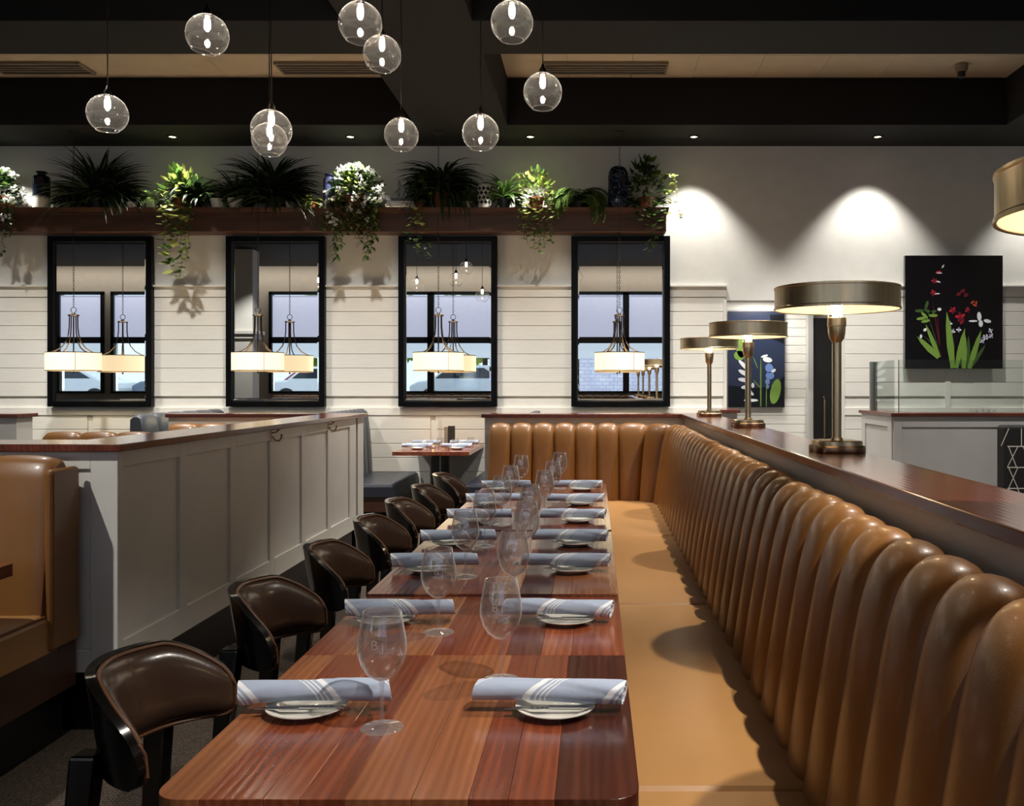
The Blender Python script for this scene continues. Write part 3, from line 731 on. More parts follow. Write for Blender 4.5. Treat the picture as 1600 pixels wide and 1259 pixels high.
def palm(label, px_, n, L, wd, m, potm, seed=1, py=PY, potr=.08, poth=.1, name='spiky_plant', el=(.2, 1.5), droop=.9, group='potted plants on the shelf'):
    x = (px_-VX)*py/F; rr = random.Random(seed)
    t = thing(name, label, 'plant', (x, py, SZ+.001), 0, group); pot(t, potr, poth, potm)
    b = B()
    for i in range(n):
        e = rr.uniform(*el); az = rr.uniform(-PI, PI); LL = L*rr.uniform(.6, 1.05)
        d = Vector((math.cos(az), math.sin(az)*.5, 0)).normalized(); p = Vector((rr.uniform(-.02, .02), rr.uniform(-.02, .02), poth*.8+rr.uniform(0, .06)))
        k = 6; sd = Vector((-d.y, d.x, 0)).normalized(); vs = []
        for j in range(k+1):
            w_ = wd*(1-(j/k)**2)*(.5+1.2*min(1, j/2))*.6
            q = clampY(p.copy())
            vs += [q+sd*w_/2, q-Vector((0, 0, w_*.25)), q-sd*w_/2]
            p = p+(d*math.cos(e)+Vector((0, 0, math.sin(e))))*LL/k; e -= droop*2/k
        b.add(vs, [(j*3+a, j*3+a+1, j*3+a+4, j*3+a+3) for j in range(k) for a in (0, 1)])
    tag(b.build('foliage', m, t), kind='stuff')
    return t
LEAFMESH = {}
def leafobj(m, L, wd, heart=True):
    k = (m.name, round(L, 3))
    if k not in LEAFMESH:
        b = B(); leaf(b, (0, 0, 0), (0, 0, 1), L, wd, .15, .2, heart)
        # blade along +Z, facing -Y
        o = b.build('leaf', m); LEAFMESH[k] = o.data; bpy.data.objects.remove(o)
    return LEAFMESH[k]
def put_leaf(me, p, d, parent, roll=0):
    o = bpy.data.objects.new('leaf', me); C.objects.link(o); o.parent = parent; o.location = p
    q = Vector(d).to_track_quat('Z', 'Y'); o.rotation_mode = 'QUATERNION'; o.rotation_quaternion = q @ Euler((0, 0, roll)).to_quaternion()
    return o
def trailer(label, px_, mound_r, mound_h, n_mound, vines, mats, L, potm, seed=1, py=PY, name='trailing_pothos', potr=.08, poth=.12, individual=True, flowers=0, group='potted plants on the shelf', fl_top=1.0, density=.04):
    x = (px_-VX)*py/F; rr = random.Random(seed)
    t = thing(name, label, 'plant', (x, py, SZ+.001), 0, group); pot(t, potr, poth, potm)
    pts = []
    for i in range(n_mound):
        d = rdir(rr, -.35, 1.5)
        k = rr.uniform(.55, 1)
        p = Vector((d.x*mound_r*k, d.y*mound_r*.6*k-.03, poth*.7+max(-.05, d.z)*mound_h*k))
        pts.append((clampY(p), (d+Vector((rr.uniform(-.5, .5), -.5, rr.uniform(-.9, .3)))).normalized()))
    sb = B()
    for (vx, ln, sway) in vines:
        p = Vector((vx*.7, -.09, poth*.8)); path = [p.copy()]
        q = Vector((vx, -.16, poth*.5)); path.append(q.copy())
        zz = q.z; k = 0
        while zz > q.z-ln:
            zz -= density; k += 1
            pp = Vector((vx+sway*(q.z-zz)/ln*.5+math.sin(k*.8+vx*30)*.012, -.17+math.cos(k*.7)*.01, zz)); path.append(pp)
            sg = 1 if k % 2 else -1
            pts.append((pp.copy(), Vector((sg*rr.uniform(.4, 1), -.6, rr.uniform(-.9, .1))).normalized()))
        sb.tube(path, .0022, 4)
    sb.build('vine_stems', stem_m, t)
    if individual:
        for p, d in pts:
            m = mats[rr.randrange(len(mats))]; Lc = L*rr.choice((.75, 1, 1.2))
            put_leaf(leafobj(m, Lc, Lc*.62), p, d, t, rr.uniform(-.8, .8))
    else:
        for mi, m in enumerate(mats):
            b = B()
            for i, (p, d) in enumerate(pts):
                if i % len(mats) == mi: leaf(b, p, d, L*rr.uniform(.7, 1.2), L*.6, .2, .15, True)
            tag(b.build('foliage', m, t), kind='stuff')
    if flowers:
        me = None
        for i in range(flowers):
            d = rdir(rr, -.2, 1.5, -PI, 0)
            p = Vector((d.x*mound_r*1.02, d.y*mound_r*.7-.04, poth*.7+max(-.1, d.z)*mound_h*fl_top*1.05))
            if i % 4 == 3 and vines:
                v = vines[rr.randrange(len(vines))]; p = Vector((v[0]+rr.uniform(-.04, .04), -.19, poth*.5-rr.uniform(0, .55)*v[1]))
            if me is None:
                b = B()
                for c in range(3):
                    cc = Vector((math.cos(c*2.1)*.022, -.004, math.sin(c*2.1)*.022))
                    for a in range(5):
                        aa = a*2*PI/5+c; leaf(b, cc, (math.cos(aa), -.35, math.sin(aa)), .024, .02, .3, .1, True)
                o = b.build('blossom', petal, t); me = o.data
            else: o = bpy.data.objects.new('blossom', me); C.objects.link(o); o.parent = t
            o.location = p; o.rotation_euler = (rr.uniform(-.6, .9), rr.uniform(0, 6), 0); s_ = rr.uniform(.8, 1.3); o.scale = (s_, s_, s_)
    return t
trailer('white-flowering trailing plant in a terracotta pot at the left end of the shelf', 8, .22, .3, 380, [(-.1, .34, 0), (.13, .55, -.1), (.0, .5, -.05), (.17, .35, 0)], [lf_mid, lf_dark], .06, terra, 3, name='flowering_plant', potr=.1, poth=.13, individual=False, flowers=26, density=.018)
fern('small yellowish-green fern just right of the navy and white vase', 106, .1, .1, 30, .26, lf_mid, whitec, 1, 11, potr=.05, poth=.06, leafl=.03, droop=1.0)
palm('huge dark palm with thin pointed blades, second plant from the left', 152, 260, .70, .045, lf_dark, blackc, 5, el=(-.1, 1.55), droop=.6, name='dark_palm')
palm('dark broad-bladed plant in front of the leftmost palm', 178, 60, .45, .07, lf_dark, blackc, 6, py=PY-.05, el=(.0, 1.3), droop=.8, name='dark_leafy_plant')
fern('low dark fern left of the pothos with yellow-green leaves', 205, .1, .1, 44, .32, lf_dark, whitec, 1, 12, py=PY-.06, potr=.06, poth=.06, leafl=.035)
fern('small bright fern in a white pot left of the yellow-green pothos', 236, .1, .1, 30, .26, lf_fern, whitec, 1, 13, potr=.065, poth=.09, leafl=.04, py=PY-.04)
trailer('yellow-green pothos trailing far below the shelf between the two left mirrors', 284, .2, .36, 110, [(-.12, .62, .06), (-.03, .74, -.02), (.06, .78, .02), (.15, .45, 0), (.0, .42, .03), (.1, .6, .05)], [lf_lite, lf_yel, lf_mid, lf_mid], .09, terra, 21)
palm('dark plant standing behind the pothos', 305, 60, .46, .07, lf_dark, blackc, 7, py=PY+.02, el=(.3, 1.4), name='dark_leafy_plant')
fern('bright small fern in a white pot right of the pothos', 340, .1, .1, 30, .25, lf_fern, whitec, 1, 14, potr=.075, poth=.1, leafl=.04, py=PY-.03)
palm('dark feathery palm left of the big rosette plant', 368, 70, .42, .036, lf_dark, whitec, 8, py=PY-.04, el=(.3, 1.4), droop=.6, name='dark_palm')
palm('large dark rosette plant hanging behind the overlapping glass globes', 425, 270, .70, .05, lf_dark, blackc, 9, el=(.0, 1.5), droop=.75, name='dark_palm')
fern('low dark fern at the foot of the large rosette plant', 455, .1, .1, 40, .3, lf_dark, whitec, 1, 15, py=PY-.06, potr=.06, poth=.06, leafl=.035)
fern('small yellow-green plant left of the slate-blue vase', 489, .1, .1, 26, .2, lf_lite, terra, 1, 16, py=PY-.05, potr=.05, poth=.06, leafl=.04, lw=.022)
trailer('cascading white-flowered ivy basket in the middle of the shelf', 556, .31, .34, 620, [(-.25, .3, -.1), (-.2, .62, .08), (-.12, .5, 0), (.0, .3, 0), (.1, .45, -.02), (.17, .62, -.03), (.24, .4, 0), (-.05, .35, 0), (.06, .35, 0), (.2, .5, 0)], [lf_mid, lf_dark, lf_lite], .07, terra, 31, name='flowering_ivy', potr=.12, poth=.13, individual=False, flowers=46, density=.012, py=PY-.02)
trailer('narrow trailing plant with drooping leaves right of the model sailboat', 655, .15, .26, 60, [(-.06, .4, -.02), (.0, .5, .02), (.08, .3, 0)], [lf_mid, lf_dark, lf_lite], .07, terra, 22, name='trailing_plant', potr=.06, poth=.1)
palm('dark arching fern in a terracotta pot above the third mirror', 690, 230, .66, .045, lf_dark, terra, 17, el=(-.1, 1.5), droop=1.0, potr=.085, poth=.17, name='potted_fern')
palm('small pale-leaved spider plant between the fern and the zigzag vase', 730, 34, .26, .045, lf_mid, whitec, 10, py=PY-.04, el=(-.1, 1.2), droop=1.1, potr=.05, poth=.07, name='spider_plant')
palm('spiky green dracaena in a black pot right of the zigzag vase', 788, 80, .42, .034, lf_mid, blackc, 18, py=PY-.03, el=(.1, 1.5), droop=.9, potr=.07, poth=.1, name='spiky_dracaena')
trailer('bright yellow-green trailing plant between the two right mirrors', 838, .25, .34, 150, [(-.15, .3, 0), (-.08, .42, 0), (-.02, .46, 0), (.04, .5, .02), (.1, .45, 0), (.16, .4, 0), (.2, .3, 0), (.0, .35, 0), (-.11, .38, 0)], [lf_lite, lf_yel, lf_mid, lf_fern], .062, terra, 23, name='trailing_plant')
fern('pale drooping fern left of the speckled blue jar', 905, .1, .1, 80, .46, lf_fern, blackc, 1.2, 19, py=PY-.03, potr=.08, poth=.07, leafl=.1, lw=.018, droop=1.5)
lv = trailer('dense leafy vine plant at the right end of the shelf', 1008, .22, .46, 210, [(-.1, .2, 0), (.06, .42, 0), (.1, .38, 0), (.0, .22, 0), (.18, .22, 0)], [lf_mid, lf_dark, lf_mid], .08, terra, 24, name='leafy_vine', individual=True)
for zx, dz, k in [(.1+.03*j_+.0*j_, .34-.0*j_, j_) for j_ in range(7)]+[(.3+.008*j_, .33-.052*j_, j_) for j_ in range(9)]+[(.24, .25-.05*j_, j_) for j_ in range(7)]:
    for m_ in (lf_lite, lf_yel): put_leaf(leafobj(m_, .05, .035), (zx+R.uniform(-.02, .02), -.1+R.uniform(-.02, .02), dz+R.uniform(-.015, .015)), (R.uniform(-1, 1), -.7, R.uniform(-1, .1)), lv, R.uniform(-1, 1))
B().tube([(.0, 0, .1), (.06, -.05, .33), (.2, -.1, .36), (.3, -.1, .33), (.33, -.1, .1), (.36, -.1, -.12)], .002, 4).build('vine_stems', stem_m, lv)
# vases, boat, books
def vase(px_, prof, m, name, label, py=PY-.05, extra=None):
    x = (px_-VX)*py/F; t = thing(name, label, 'vase', (x, py, SZ+.001))
    B().lathe(prof, 28).build('body', m, t, True)
    if extra: extra(t)
    return t
vm, nt, b = new_mat('navy_to_white_glaze')
tc = N(nt, 'ShaderNodeTexCoord'); sx = N(nt, 'ShaderNodeSeparateXYZ'); nt.links.new(tc.outputs['Object'], sx.inputs[0])
mr = N(nt, 'ShaderNodeMapRange'); mr.inputs['From Min'].default_value = .09; mr.inputs['From Max'].default_value = .13; nt.links.new(sx.outputs['Z'], mr.inputs['Value'])
rp = N(nt, 'ShaderNodeValToRGB'); rp.color_ramp.elements[0].color = (*s2l((232, 228, 214)), 1); rp.color_ramp.elements[1].color = (*s2l((18, 22, 40)), 1)
nt.links.new(mr.outputs[0], rp.inputs[0]); nt.links.new(rp.outputs[0], b.inputs['Base Color']); b.inputs['Roughness'].default_value = .2
vase(65, [(.0001, 0), (.082, 0), (.083, .02), (.083, .31), (.075, .335), (.04, .35), (.038, .362), (.055, .372), (.055, .385), (.03, .385), (.028, .35), (.0001, .34)], vm, 'tall_vase', 'tall cylindrical navy vase with a white base near the left end')
vase(514, [(.0001, 0), (.055, 0), (.058, .02), (.058, .29), (.05, .32), (.035, .33), (.034, .34), (.048, .348), (.048, .36), (.028, .36), (.0001, .33)], purplec, 'slim_vase', 'slim slate-blue vase left of the white-flowered ivy')
vase(966, [(.0001, 0), (.095, 0), (.105, .02), (.108, .1), (.108, .32), (.1, .38), (.08, .42), (.05, .438), (.0001, .445)], jarm, 'speckled_jar', 'large speckled dark blue jar with rounded top near the right end')
def zig(t):
    b = B()
    for row in range(4):
        for k in range(10):
            a = 2*PI*(k+.5*(row % 2))/10; da = PI/11
            z0 = .03+row*.048
            def pt_(an, z): return (.074*math.cos(an), .074*math.sin(an), z)
            b.add([pt_(a, z0), pt_(a+da, z0+.024), pt_(a, z0+.05), pt_(a-da, z0+.024)], [(0, 1, 2, 3)])
    b.build('diamond_pattern', blackc, t)
vase(757, [(.0001, 0), (.072, 0), (.072, .235), (.062, .235), (.062, .02), (.0001, .02)], whitec, 'patterned_vase', 'white cylinder vase with a black diamond pattern', extra=zig)
x = (629-VX)*PY/F
for i, (dz, hh, cm, nm, wd) in enumerate(((0, .035, mat('cream_book_cover', (222, 214, 190), .5), 'cream-covered book lying at the bottom under the model sailboat', .15), (.036, .03, mat('blue_book_cover', (60, 72, 92), .5), 'dark blue book lying on the cream book under the sailboat', .14))):
    t = thing('book', nm, 'book', (x, PY-.04, SZ+.001+dz), 0, 'books under the sailboat')
    B().box(-wd, wd, -.1, .1, 0, .004).box(-wd, wd, -.1, .1, hh-.004, hh).box(-wd, -wd+.004, -.1, .1, 0, hh).build('cover', cm, t, bevel=.001)
    B().box(-wd+.006, wd-.004, -.096, .096, .004, hh-.004).build('pages', whitec, t)
t = thing('model_sailboat', 'small model sailboat with a grey sail standing on two books', 'model', (x, PY-.04, SZ+.068))
B().add([(-.13, 0, .045), (-.08, -.03, .04), (.05, -.035, .035), (.13, 0, .045), (.05, .035, .035), (-.08, .03, .04), (-.09, 0, 0), (.08, 0, 0)],
        [(0, 1, 2, 3, 4, 5), (0, 6, 1), (1, 6, 7, 2), (2, 7, 3), (3, 7, 4), (4, 7, 6, 5), (5, 6, 0)]).build('hull', mat('grey_hull', (110, 112, 118), .5), t)
B().tube([(-.02, 0, .04), (-.03, 0, .24)], .003, 6).build('mast', twig, t)
B().add([(-.028, -.002, .235), (-.022, -.002, .07), (.10, -.014, .075), (.03, -.012, .15)], [(0, 1, 2, 3)]).add([(-.034, -.002, .22), (-.028, -.002, .07), (-.05, -.008, .07)], [(0, 1, 2)]).build('sail', mat('grey_sail', (150, 152, 156), .7), t)

# ================================================================== PAINTINGS
def flat(b, pts, y=-.0005):
    n = len(pts); b.add([(x, y, z) for x, z in pts], [tuple(range(n))])
def ell(cx, cz, a, c, rot=0, n=10):
    return [(cx+a*math.cos(t)*math.cos(rot)-c*math.sin(t)*math.sin(rot), cz+a*math.cos(t)*math.sin(rot)+c*math.sin(t)*math.cos(rot)) for t in [2*PI*k/n for k in range(n)]]
def blade(x0, z0, x1, z1, w_):
    d = Vector((x1-x0, z1-z0)); n_ = Vector((-d.y, d.x)).normalized()*w_/2
    return [(x0-n_.x*.6, z0-n_.y*.6), (x0+d.x*.4-n_.x, z0+d.y*.4-n_.y), (x0+d.x*.75-n_.x*.7, z0+d.y*.75-n_.y*.7), (x1, z1), (x0+d.x*.75+n_.x*.7, z0+d.y*.75+n_.y*.7), (x0+d.x*.4+n_.x, z0+d.y*.4+n_.y), (x0+n_.x*.6, z0+n_.y*.6)]
pa_g = mat('paint_leaf_green', (112, 146, 62), .35); pa_dg = mat('paint_dark_green', (58, 84, 40), .35); pa_r = mat('paint_red', (176, 34, 52), .35); pa_dr = mat('paint_dark_red', (96, 20, 30), .35)
pa_w = mat('paint_white', (222, 222, 226), .35); pa_l = mat('paint_lilac', (150, 150, 184), .35); pa_bg = mat('print_black_ground', (10, 8, 12), .12, coat=.6); pa_nb = mat('print_navy_ground', (34, 42, 64), .2, coat=.3)
pa_k = mat('print_black_hill', (12, 12, 16), .2); pa_bl = mat('paint_blue', (106, 134, 190), .35); pa_o = mat('paint_orange', (182, 72, 50), .35)
x0, z0 = W(1412, 576, 9.78); x1, z1 = W(1564, 400, 9.78)
def q(px_, py_): return ((px_-1488)*9.78/F, (488-py_)*9.78/F)     # local coords in the first print
p1 = thing('flower_print', 'large glossy print of red flowers and iris leaves on black', 'picture', ((x0+x1)/2, 9.735, W(0, 488, 9.78)[1]))
hw, hh = (x1-x0)/2, (z1-z0)/2
B().box(-hw, hw, 0, .05, -hh, hh).build('panel', pa_bg, p1, bevel=.002)
def zq(zx, zy): return q(1400+zx/6.294, 390+zy/6.294)
gr = {}
def G(m):
    b_ = B(); gr[len(gr)] = (b_, m)
    return b_
for a in ((540, 1165, 480, 610, 70), (575, 1165, 660, 770, 55), (410, 1060, 275, 735, 45), (400, 1065, 190, 855, 60), (650, 1168, 650, 790, 60), (640, 1168, 590, 940, 40), (700, 1168, 820, 790, 55), (690, 1168, 695, 845, 40), (710, 1168, 865, 930, 40), (530, 1168, 535, 900, 40)):
    flat(G(pa_g if a[4] > 44 else pa_dg), blade(*zq(a[0], a[1]), *zq(a[2], a[3]), a[4]/6.294*9.78/F), -.0006-.0001*a[4])
for a in ((430, 1050, 340, 490, 9), (425, 1050, 385, 600, 8), (400, 990, 240, 830, 7), (400, 960, 300, 650, 6)): flat(G(pa_dr if a[4] > 7 else pa_dg), blade(*zq(a[0], a[1]), *zq(a[2], a[3]), a[4]/6.294*9.78/F))
for cx, cz, a, c, r_ in ((400, 225, 30, 12, .2), (360, 310, 28, 20, -.2), (350, 430, 30, 24, 0), (540, 600, 34, 34, 0), (615, 665, 46, 40, .3), (685, 595, 26, 26, 0), (625, 715, 20, 18, 0)): 
    for j_ in range(5 if c > 16 else 1):
        s_ = a/6.294*9.78/F; an = j_*1.257+cx; xx, zz_ = zq(cx, cz)
        if c > 16: flat(G(pa_r if j_ % 2 else pa_dr), ell(xx+math.cos(an)*s_*.55, zz_+math.sin(an)*s_*.55, s_*.62, s_*.34, an), -.003-.0002*j_)
        else: flat(G(pa_r), ell(xx, zz_, s_, c/6.294*9.78/F, r_), -.003)
for cx, cz in ((600, 440), (640, 410), (670, 450)): flat(G(pa_dr), ell(*zq(cx, cz), .028, .02, .4), -.002)
for cx, cz, r_ in ((735, 520, .6), (755, 550, -.5), (770, 530, 1.4)): flat(G(pa_o), ell(*zq(cx, cz), .026, .01, r_), -.002)
for cx, cz, a, c, r_ in ((410, 235, 30, 6, 0), (400, 320, 24, 7, -.3), (390, 437, 26, 6, 0), (800, 660, 22, 45, .1), (740, 705, 45, 10, 0), (880, 705, 38, 18, -.2), (815, 730, 22, 34, 0), (270, 790, 20, 14, .7), (230, 855, 12, 20, 0), (410, 590, 20, 16, 0), (445, 170, 20, 8, 1)): flat(G(pa_w), ell(*zq(cx, cz), a/6.294*9.78/F, c/6.294*9.78/F, r_), -.0035)
for cx, cz in ((540, 805), (600, 790), (512, 730), (850, 865), (830, 900), (910, 800), (915, 850), (875, 860)): 
    for j_ in range(4):
        xx, zz_ = zq(cx, cz); an = j_*1.57+cx
        flat(G(pa_l if j_ % 2 else pa_w), ell(xx+math.cos(an)*.014, zz_+math.sin(an)*.014, .016, .009, an), -.0032-.0002*j_)
for cx, cz, r_ in ((215, 605, 0), (230, 680, .1), (285, 550, 1.3), (340, 620, .4), (265, 650, -.8), (275, 705, .2), (300, 610, -.5), (350, 650, 0)): flat(G(pa_g if cz > 640 else pa_dg), ell(*zq(cx, cz), .05, .017, r_), -.0025)
for k, (b_, m_) in gr.items(): b_.build('printed_leaf' if 'green' in m_.name else 'printed_petal', m_, p1)
# second print, in the recess
gr.clear(); YQ = 10.82
x0, z0 = W(1137.5, 636, YQ); x1, z1 = W(1226, 486, YQ); cx_, cz_ = (x0+x1)/2, (z0+z1)/2
p2 = thing('lily_print', 'print of white and blue blossoms on navy behind the brass lamps', 'picture', (cx_, YQ, cz_))
hw, hh = (x1-x0)/2, (z1-z0)/2
B().box(-hw, hw, 0, .04, -hh, hh).build('panel', pa_nb, p2, bevel=.002)
def z2(zx, zy): 
    a_, b__ = W(1100+zx/5.246, 480+zy/5.246, YQ); return (a_-cx_, b__-cz_)
S2 = YQ/F/5.246
flat(G(pa_k), [z2(200, 820), z2(660, 820), z2(660, 560), z2(560, 650), z2(400, 660), z2(200, 640)], -.001)
flat(G(pa_k), [z2(655, 60), z2(655, 300), z2(560, 260), z2(540, 60)], -.001)
for a in ((300, 320, 40, 95, .1), (585, 690, 42, 105, -.2), (290, 395, 45, 40, 0)): flat(G(pa_g), ell(*z2(a[0], a[1]), a[2]*S2, a[3]*S2, a[4], 14), -.003)
for a in ((465, 815, 465, 400, 12), (510, 815, 512, 560, 7), (460, 660, 400, 590, 8), (440, 500, 400, 400, 8)): flat(G(pa_g), blade(*z2(a[0], a[1]), *z2(a[2], a[3]), a[4]*S2), -.0035)
for a in ((325, 475, 60, 16, -.8), (330, 540, 55, 18, -.5), (325, 595, 48, 17, -.15), (335, 655, 32, 15, .1), (520, 430, 40, 22, -.2), (495, 400, 30, 10, .3), (385, 700, 30, 12, -.8), (400, 640, 12, 22, 0), (570, 520, 22, 12, .6), (385, 762, 60, 12, 0)): flat(G(pa_w), ell(*z2(a[0], a[1]), a[2]*S2, a[3]*S2, a[4]), -.004)
for a in ((535, 500, 34, 40, .3), (540, 560, 36, 32, 0), (520, 610, 20, 24, 0), (520, 650, 14, 18, 0)): flat(G(pa_bl), ell(*z2(a[0], a[1]), a[2]*S2, a[3]*S2, a[4]), -.0032)
for k, (b_, m_) in gr.items(): b_.build('printed_leaf' if 'green' in m_.name else 'printed_petal', m_, p2)

# ================================================================== DINING TABLES
TX0, TX1 = -.69, .07
seams = [1.41, 2.163, 2.756, 3.37, 3.945, 4.52, 5.14, 5.83]
tops = [.76, .76, .768, .768, .772, .768, .768]
tlab = ['nearest walnut plank table in the long row', 'second nearest walnut plank table in the row', 'third walnut table from the front, edge slightly raised', 'fourth walnut table from the front, at mid row', 'fifth walnut table from the front', 'second farthest walnut table in the row', 'farthest walnut table, by the far banquette']
for i in range(7):
    ya, yb = seams[i]+.001, seams[i+1]-.001; z = tops[i]; cy_ = (ya+yb)/2
    t = thing('dining_table', tlab[i], 'table', (-.31, cy_, 0), 0, 'walnut tables in the long row')
    hw = .38; hy = (yb-ya)/2; rr = random.Random(40+i)
    cuts_ = [-hw]; 
    while cuts_[-1] < hw-.11: cuts_.append(cuts_[-1]+rr.uniform(.055, .105))
    cuts_[-1] = hw
    rad = .045 if i == 0 else .006
    for k in range(len(cuts_)-1):
        a, c = cuts_[k]+.0003, cuts_[k+1]-.0003; poly = []
        if k == 0:
            poly += [(a+rad-rad*math.cos(u), -hy+rad-rad*math.sin(u)) for u in [PI/2*j/6 for j in range(7)]]
        else: poly += [(a, -hy)]
        if k == len(cuts_)-2:
            poly += [(c-rad+rad*math.sin(u), -hy+rad-rad*math.cos(u)) for u in [PI/2*j/6 for j in range(7)]]
        else: poly += [(c, -hy)]
        poly += [(c, hy), (a, hy)]
        B().prism(poly, z-.038, z).build('plank', WALN[rr.randrange(8)], t, bevel=.0008, seg=1)
    B().box(-.3, .3, -.04, .04, z-.06, z-.038).box(-.035, .035, -.035, .035, .03, z-.06).build('pedestal', blackb, t)
    B().box(-.28, .28, -.03, .03, 0, .03).box(-.03, .03, -.25, .25, 0, .03).build('foot', blackb, t, bevel=.004)
# small table
st = thing('small_table', 'small rectangular walnut table on black posts between the blue benches', 'table', (-1.555, 9.25, 0))
for k in range(8): B().box(-.365+.09125*k, -.365+.09125*(k+1)-.001, -.6, .565, .724, .76).build('plank', walnut, st, bevel=.001, seg=1)
for yy in (-.3, .25):
    B().box(-.038, .038, yy-.038, yy+.038, .03, .724).build('post', blackb, st); B().box(-.25, .25, yy-.03, yy+.03, 0, .03).build('foot', blackb, st)

# ================================================================== PLACE SETTINGS
rowY = [1.787, 2.46, 3.09, 3.597, 4.17, 4.79, 5.44]
def tz(y):
    for i in range(7):
        if seams[i] <= y < seams[i+1]: return tops[i]
    return .768
def plate_proto():
    t = thing('bread_plate', 'x', 'plate')
    B().lathe([(.0001, .002), (.04, .002), (.044, 0), (.048, .002), (.0745, .0125), (.0775, .014), (.0775, .0158), (.073, .015), (.05, .006), (.0001, .0055)], 40).build('dish', china, t, True)
    return t
napm, nt, b = new_mat('blue_striped_napkin')
tc = N(nt, 'ShaderNodeTexCoord'); sx = N(nt, 'ShaderNodeSeparateXYZ'); nt.links.new(tc.outputs['Object'], sx.inputs[0])
m1 = N(nt, 'ShaderNodeMath', operation='MULTIPLY'); m1.inputs[1].default_value = -.8; nt.links.new(sx.outputs['Y'], m1.inputs[0])
m2 = N(nt, 'ShaderNodeMath', operation='ADD'); nt.links.new(sx.outputs['X'], m2.inputs[0]); nt.links.new(m1.outputs[0], m2.inputs[1])
mz = N(nt, 'ShaderNodeMath', operation='MULTIPLY_ADD'); mz.inputs[1].default_value = -.8; nt.links.new(sx.outputs['Z'], mz.inputs[0]); nt.links.new(m2.outputs[0], mz.inputs[2])
m3 = N(nt, 'ShaderNodeMath', operation='MULTIPLY_ADD'); m3.inputs[1].default_value = 1/.16; m3.inputs[2].default_value = .40; nt.links.new(mz.outputs[0], m3.inputs[0])
m4 = N(nt, 'ShaderNodeMath', operation='FRACT'); nt.links.new(m3.outputs[0], m4.inputs[0])
rp = N(nt, 'ShaderNodeValToRGB'); rp.color_ramp.interpolation = 'CONSTANT'; e = rp.color_ramp.elements
blue = (*s2l((168, 180, 202)), 1); wht = (*s2l((236, 238, 242)), 1)
e[0].position = 0; e[0].color = blue; e[1].position = .1; e[1].color = wht
for p_, c_ in ((.19, blue), (.24, wht), (.262, blue), (.30, wht), (.322, blue), (.36, wht), (.382, blue)):
    x_ = e.new(p_); x_.color = c_
nt.links.new(m4.outputs[0], rp.inputs[0]); nt.links.new(rp.outputs[0], b.inputs['Base Color']); b.inputs['Roughness'].default_value = .9
nz = N(nt, 'ShaderNodeTexNoise'); nz.inputs['Scale'].default_value = 40; bp = N(nt, 'ShaderNodeBump'); bp.inputs['Strength'].default_value = .5; bp.inputs['Distance'].default_value = .004
nt.links.new(tc.outputs['Object'], nz.inputs['Vector']); nt.links.new(nz.outputs['Fac'], bp.inputs['Height']); nt.links.new(bp.outputs[0], b.inputs['Normal'])
def napkin_proto(seed):
    rr = random.Random(seed); t = thing('rolled_napkin', 'x', 'napkin'); b = B()
    L = .146; n = 26; ph = rr.uniform(0, 6); tap = rr.uniform(-.08, .14)
    def ring(u, a, k=1):
        x = -L+2*L*u+(.006*math.sin(a+1) if u < .05 or u > .95 else 0)
        r = .0215*(1+tap*(u-.5)+.03*math.sin(u*9+ph)+.06*math.sin(2*a+u*5+ph)*.5)
        step = .0035*(1 if (a-u*2.2+ph) % (2*PI) < 1.6 else 0)
        return (x, (r+step)*k*math.cos(a)*1.15, .0215+(r+step)*k*math.sin(a)*.93+.002*math.sin(u*4+ph))
    m = 28
    for i in range(n+1):
        for j in range(m): b.v.append(ring(i/n, 2*PI*j/m))
    for i in range(n):
        for j in range(m): b.f.append((i*m+j, i*m+(j+1)%m, (i+1)*m+(j+1)%m, (i+1)*m+j)); b.mi.append(0)
    for e_, sg in ((0, 1), (1, -1)):
        base = 0 if e_ == 0 else n*m
        prev = [base+j for j in range(m)]
        for k, dx in ((.82, .001), (.74, .010), (.6, .009), (.56, .002), (.4, .003), (.34, .012)):
            cur = []
            for j in range(m):
                p = ring(e_, 2*PI*j/m, k); b.v.append((p[0]+sg*dx, p[1], .0215+(p[2]-.0215))); cur.append(len(b.v)-1)
            for j in range(m): b.f.append((prev[j], prev[(j+1)%m], cur[(j+1)%m], cur[j])); b.mi.append(0)
            prev = cur
        b.f.append(tuple(prev)); b.mi.append(0)
    b.build('cloth_roll', napm, t, True, angle=60)
    return t
def knife_proto():
    t = thing('butter_knife', 'x', 'knife')
    B().prism([(-.085, -.006), (-.02, -.0085), (.0, -.006), (.0, .006), (-.06, .006)], 0, .0015).build('blade', steel, t)
    B().prism([(0, -.0045), (.075, -.007), (.088, -.004), (.088, .004), (.075, .007), (0, .0045)], 0, .004).build('handle', steel, t, bevel=.001)
    return t
pp = plate_proto(); nps = [napkin_proto(s) for s in (1, 2, 3)]; kp = knife_proto()
ordn = ['nearest', 'second', 'third', 'fourth', 'fifth', 'sixth', 'farthest']
used = set()
def place(proto, loc_, rz, label, group, sc_=None):
    o = proto if proto.name not in used else copy_tree(proto)
    o.scale = (1, 1, 1)
    used.add(proto.name); o.location = loc_; o.rotation_euler = (0, 0, rz); o['label'] = label; o['group'] = group
    return o
nl = [(-.55, .0, .04), (-.527, 0, -.0), (-.544, 0, .03), (-.54, 0, .05), (-.53, 0, 0), (-.53, 0, .03), (-.53, 0, .05)]
nr = [(-.088, 0, -.03), (-.10, 0, -.06), (-.097, 0, -.02), (-.098, 0, -.01), (-.10, 0, -.02), (-.10, 0, -.01), (-.105, 0, .03)]
napc = ['cloth']
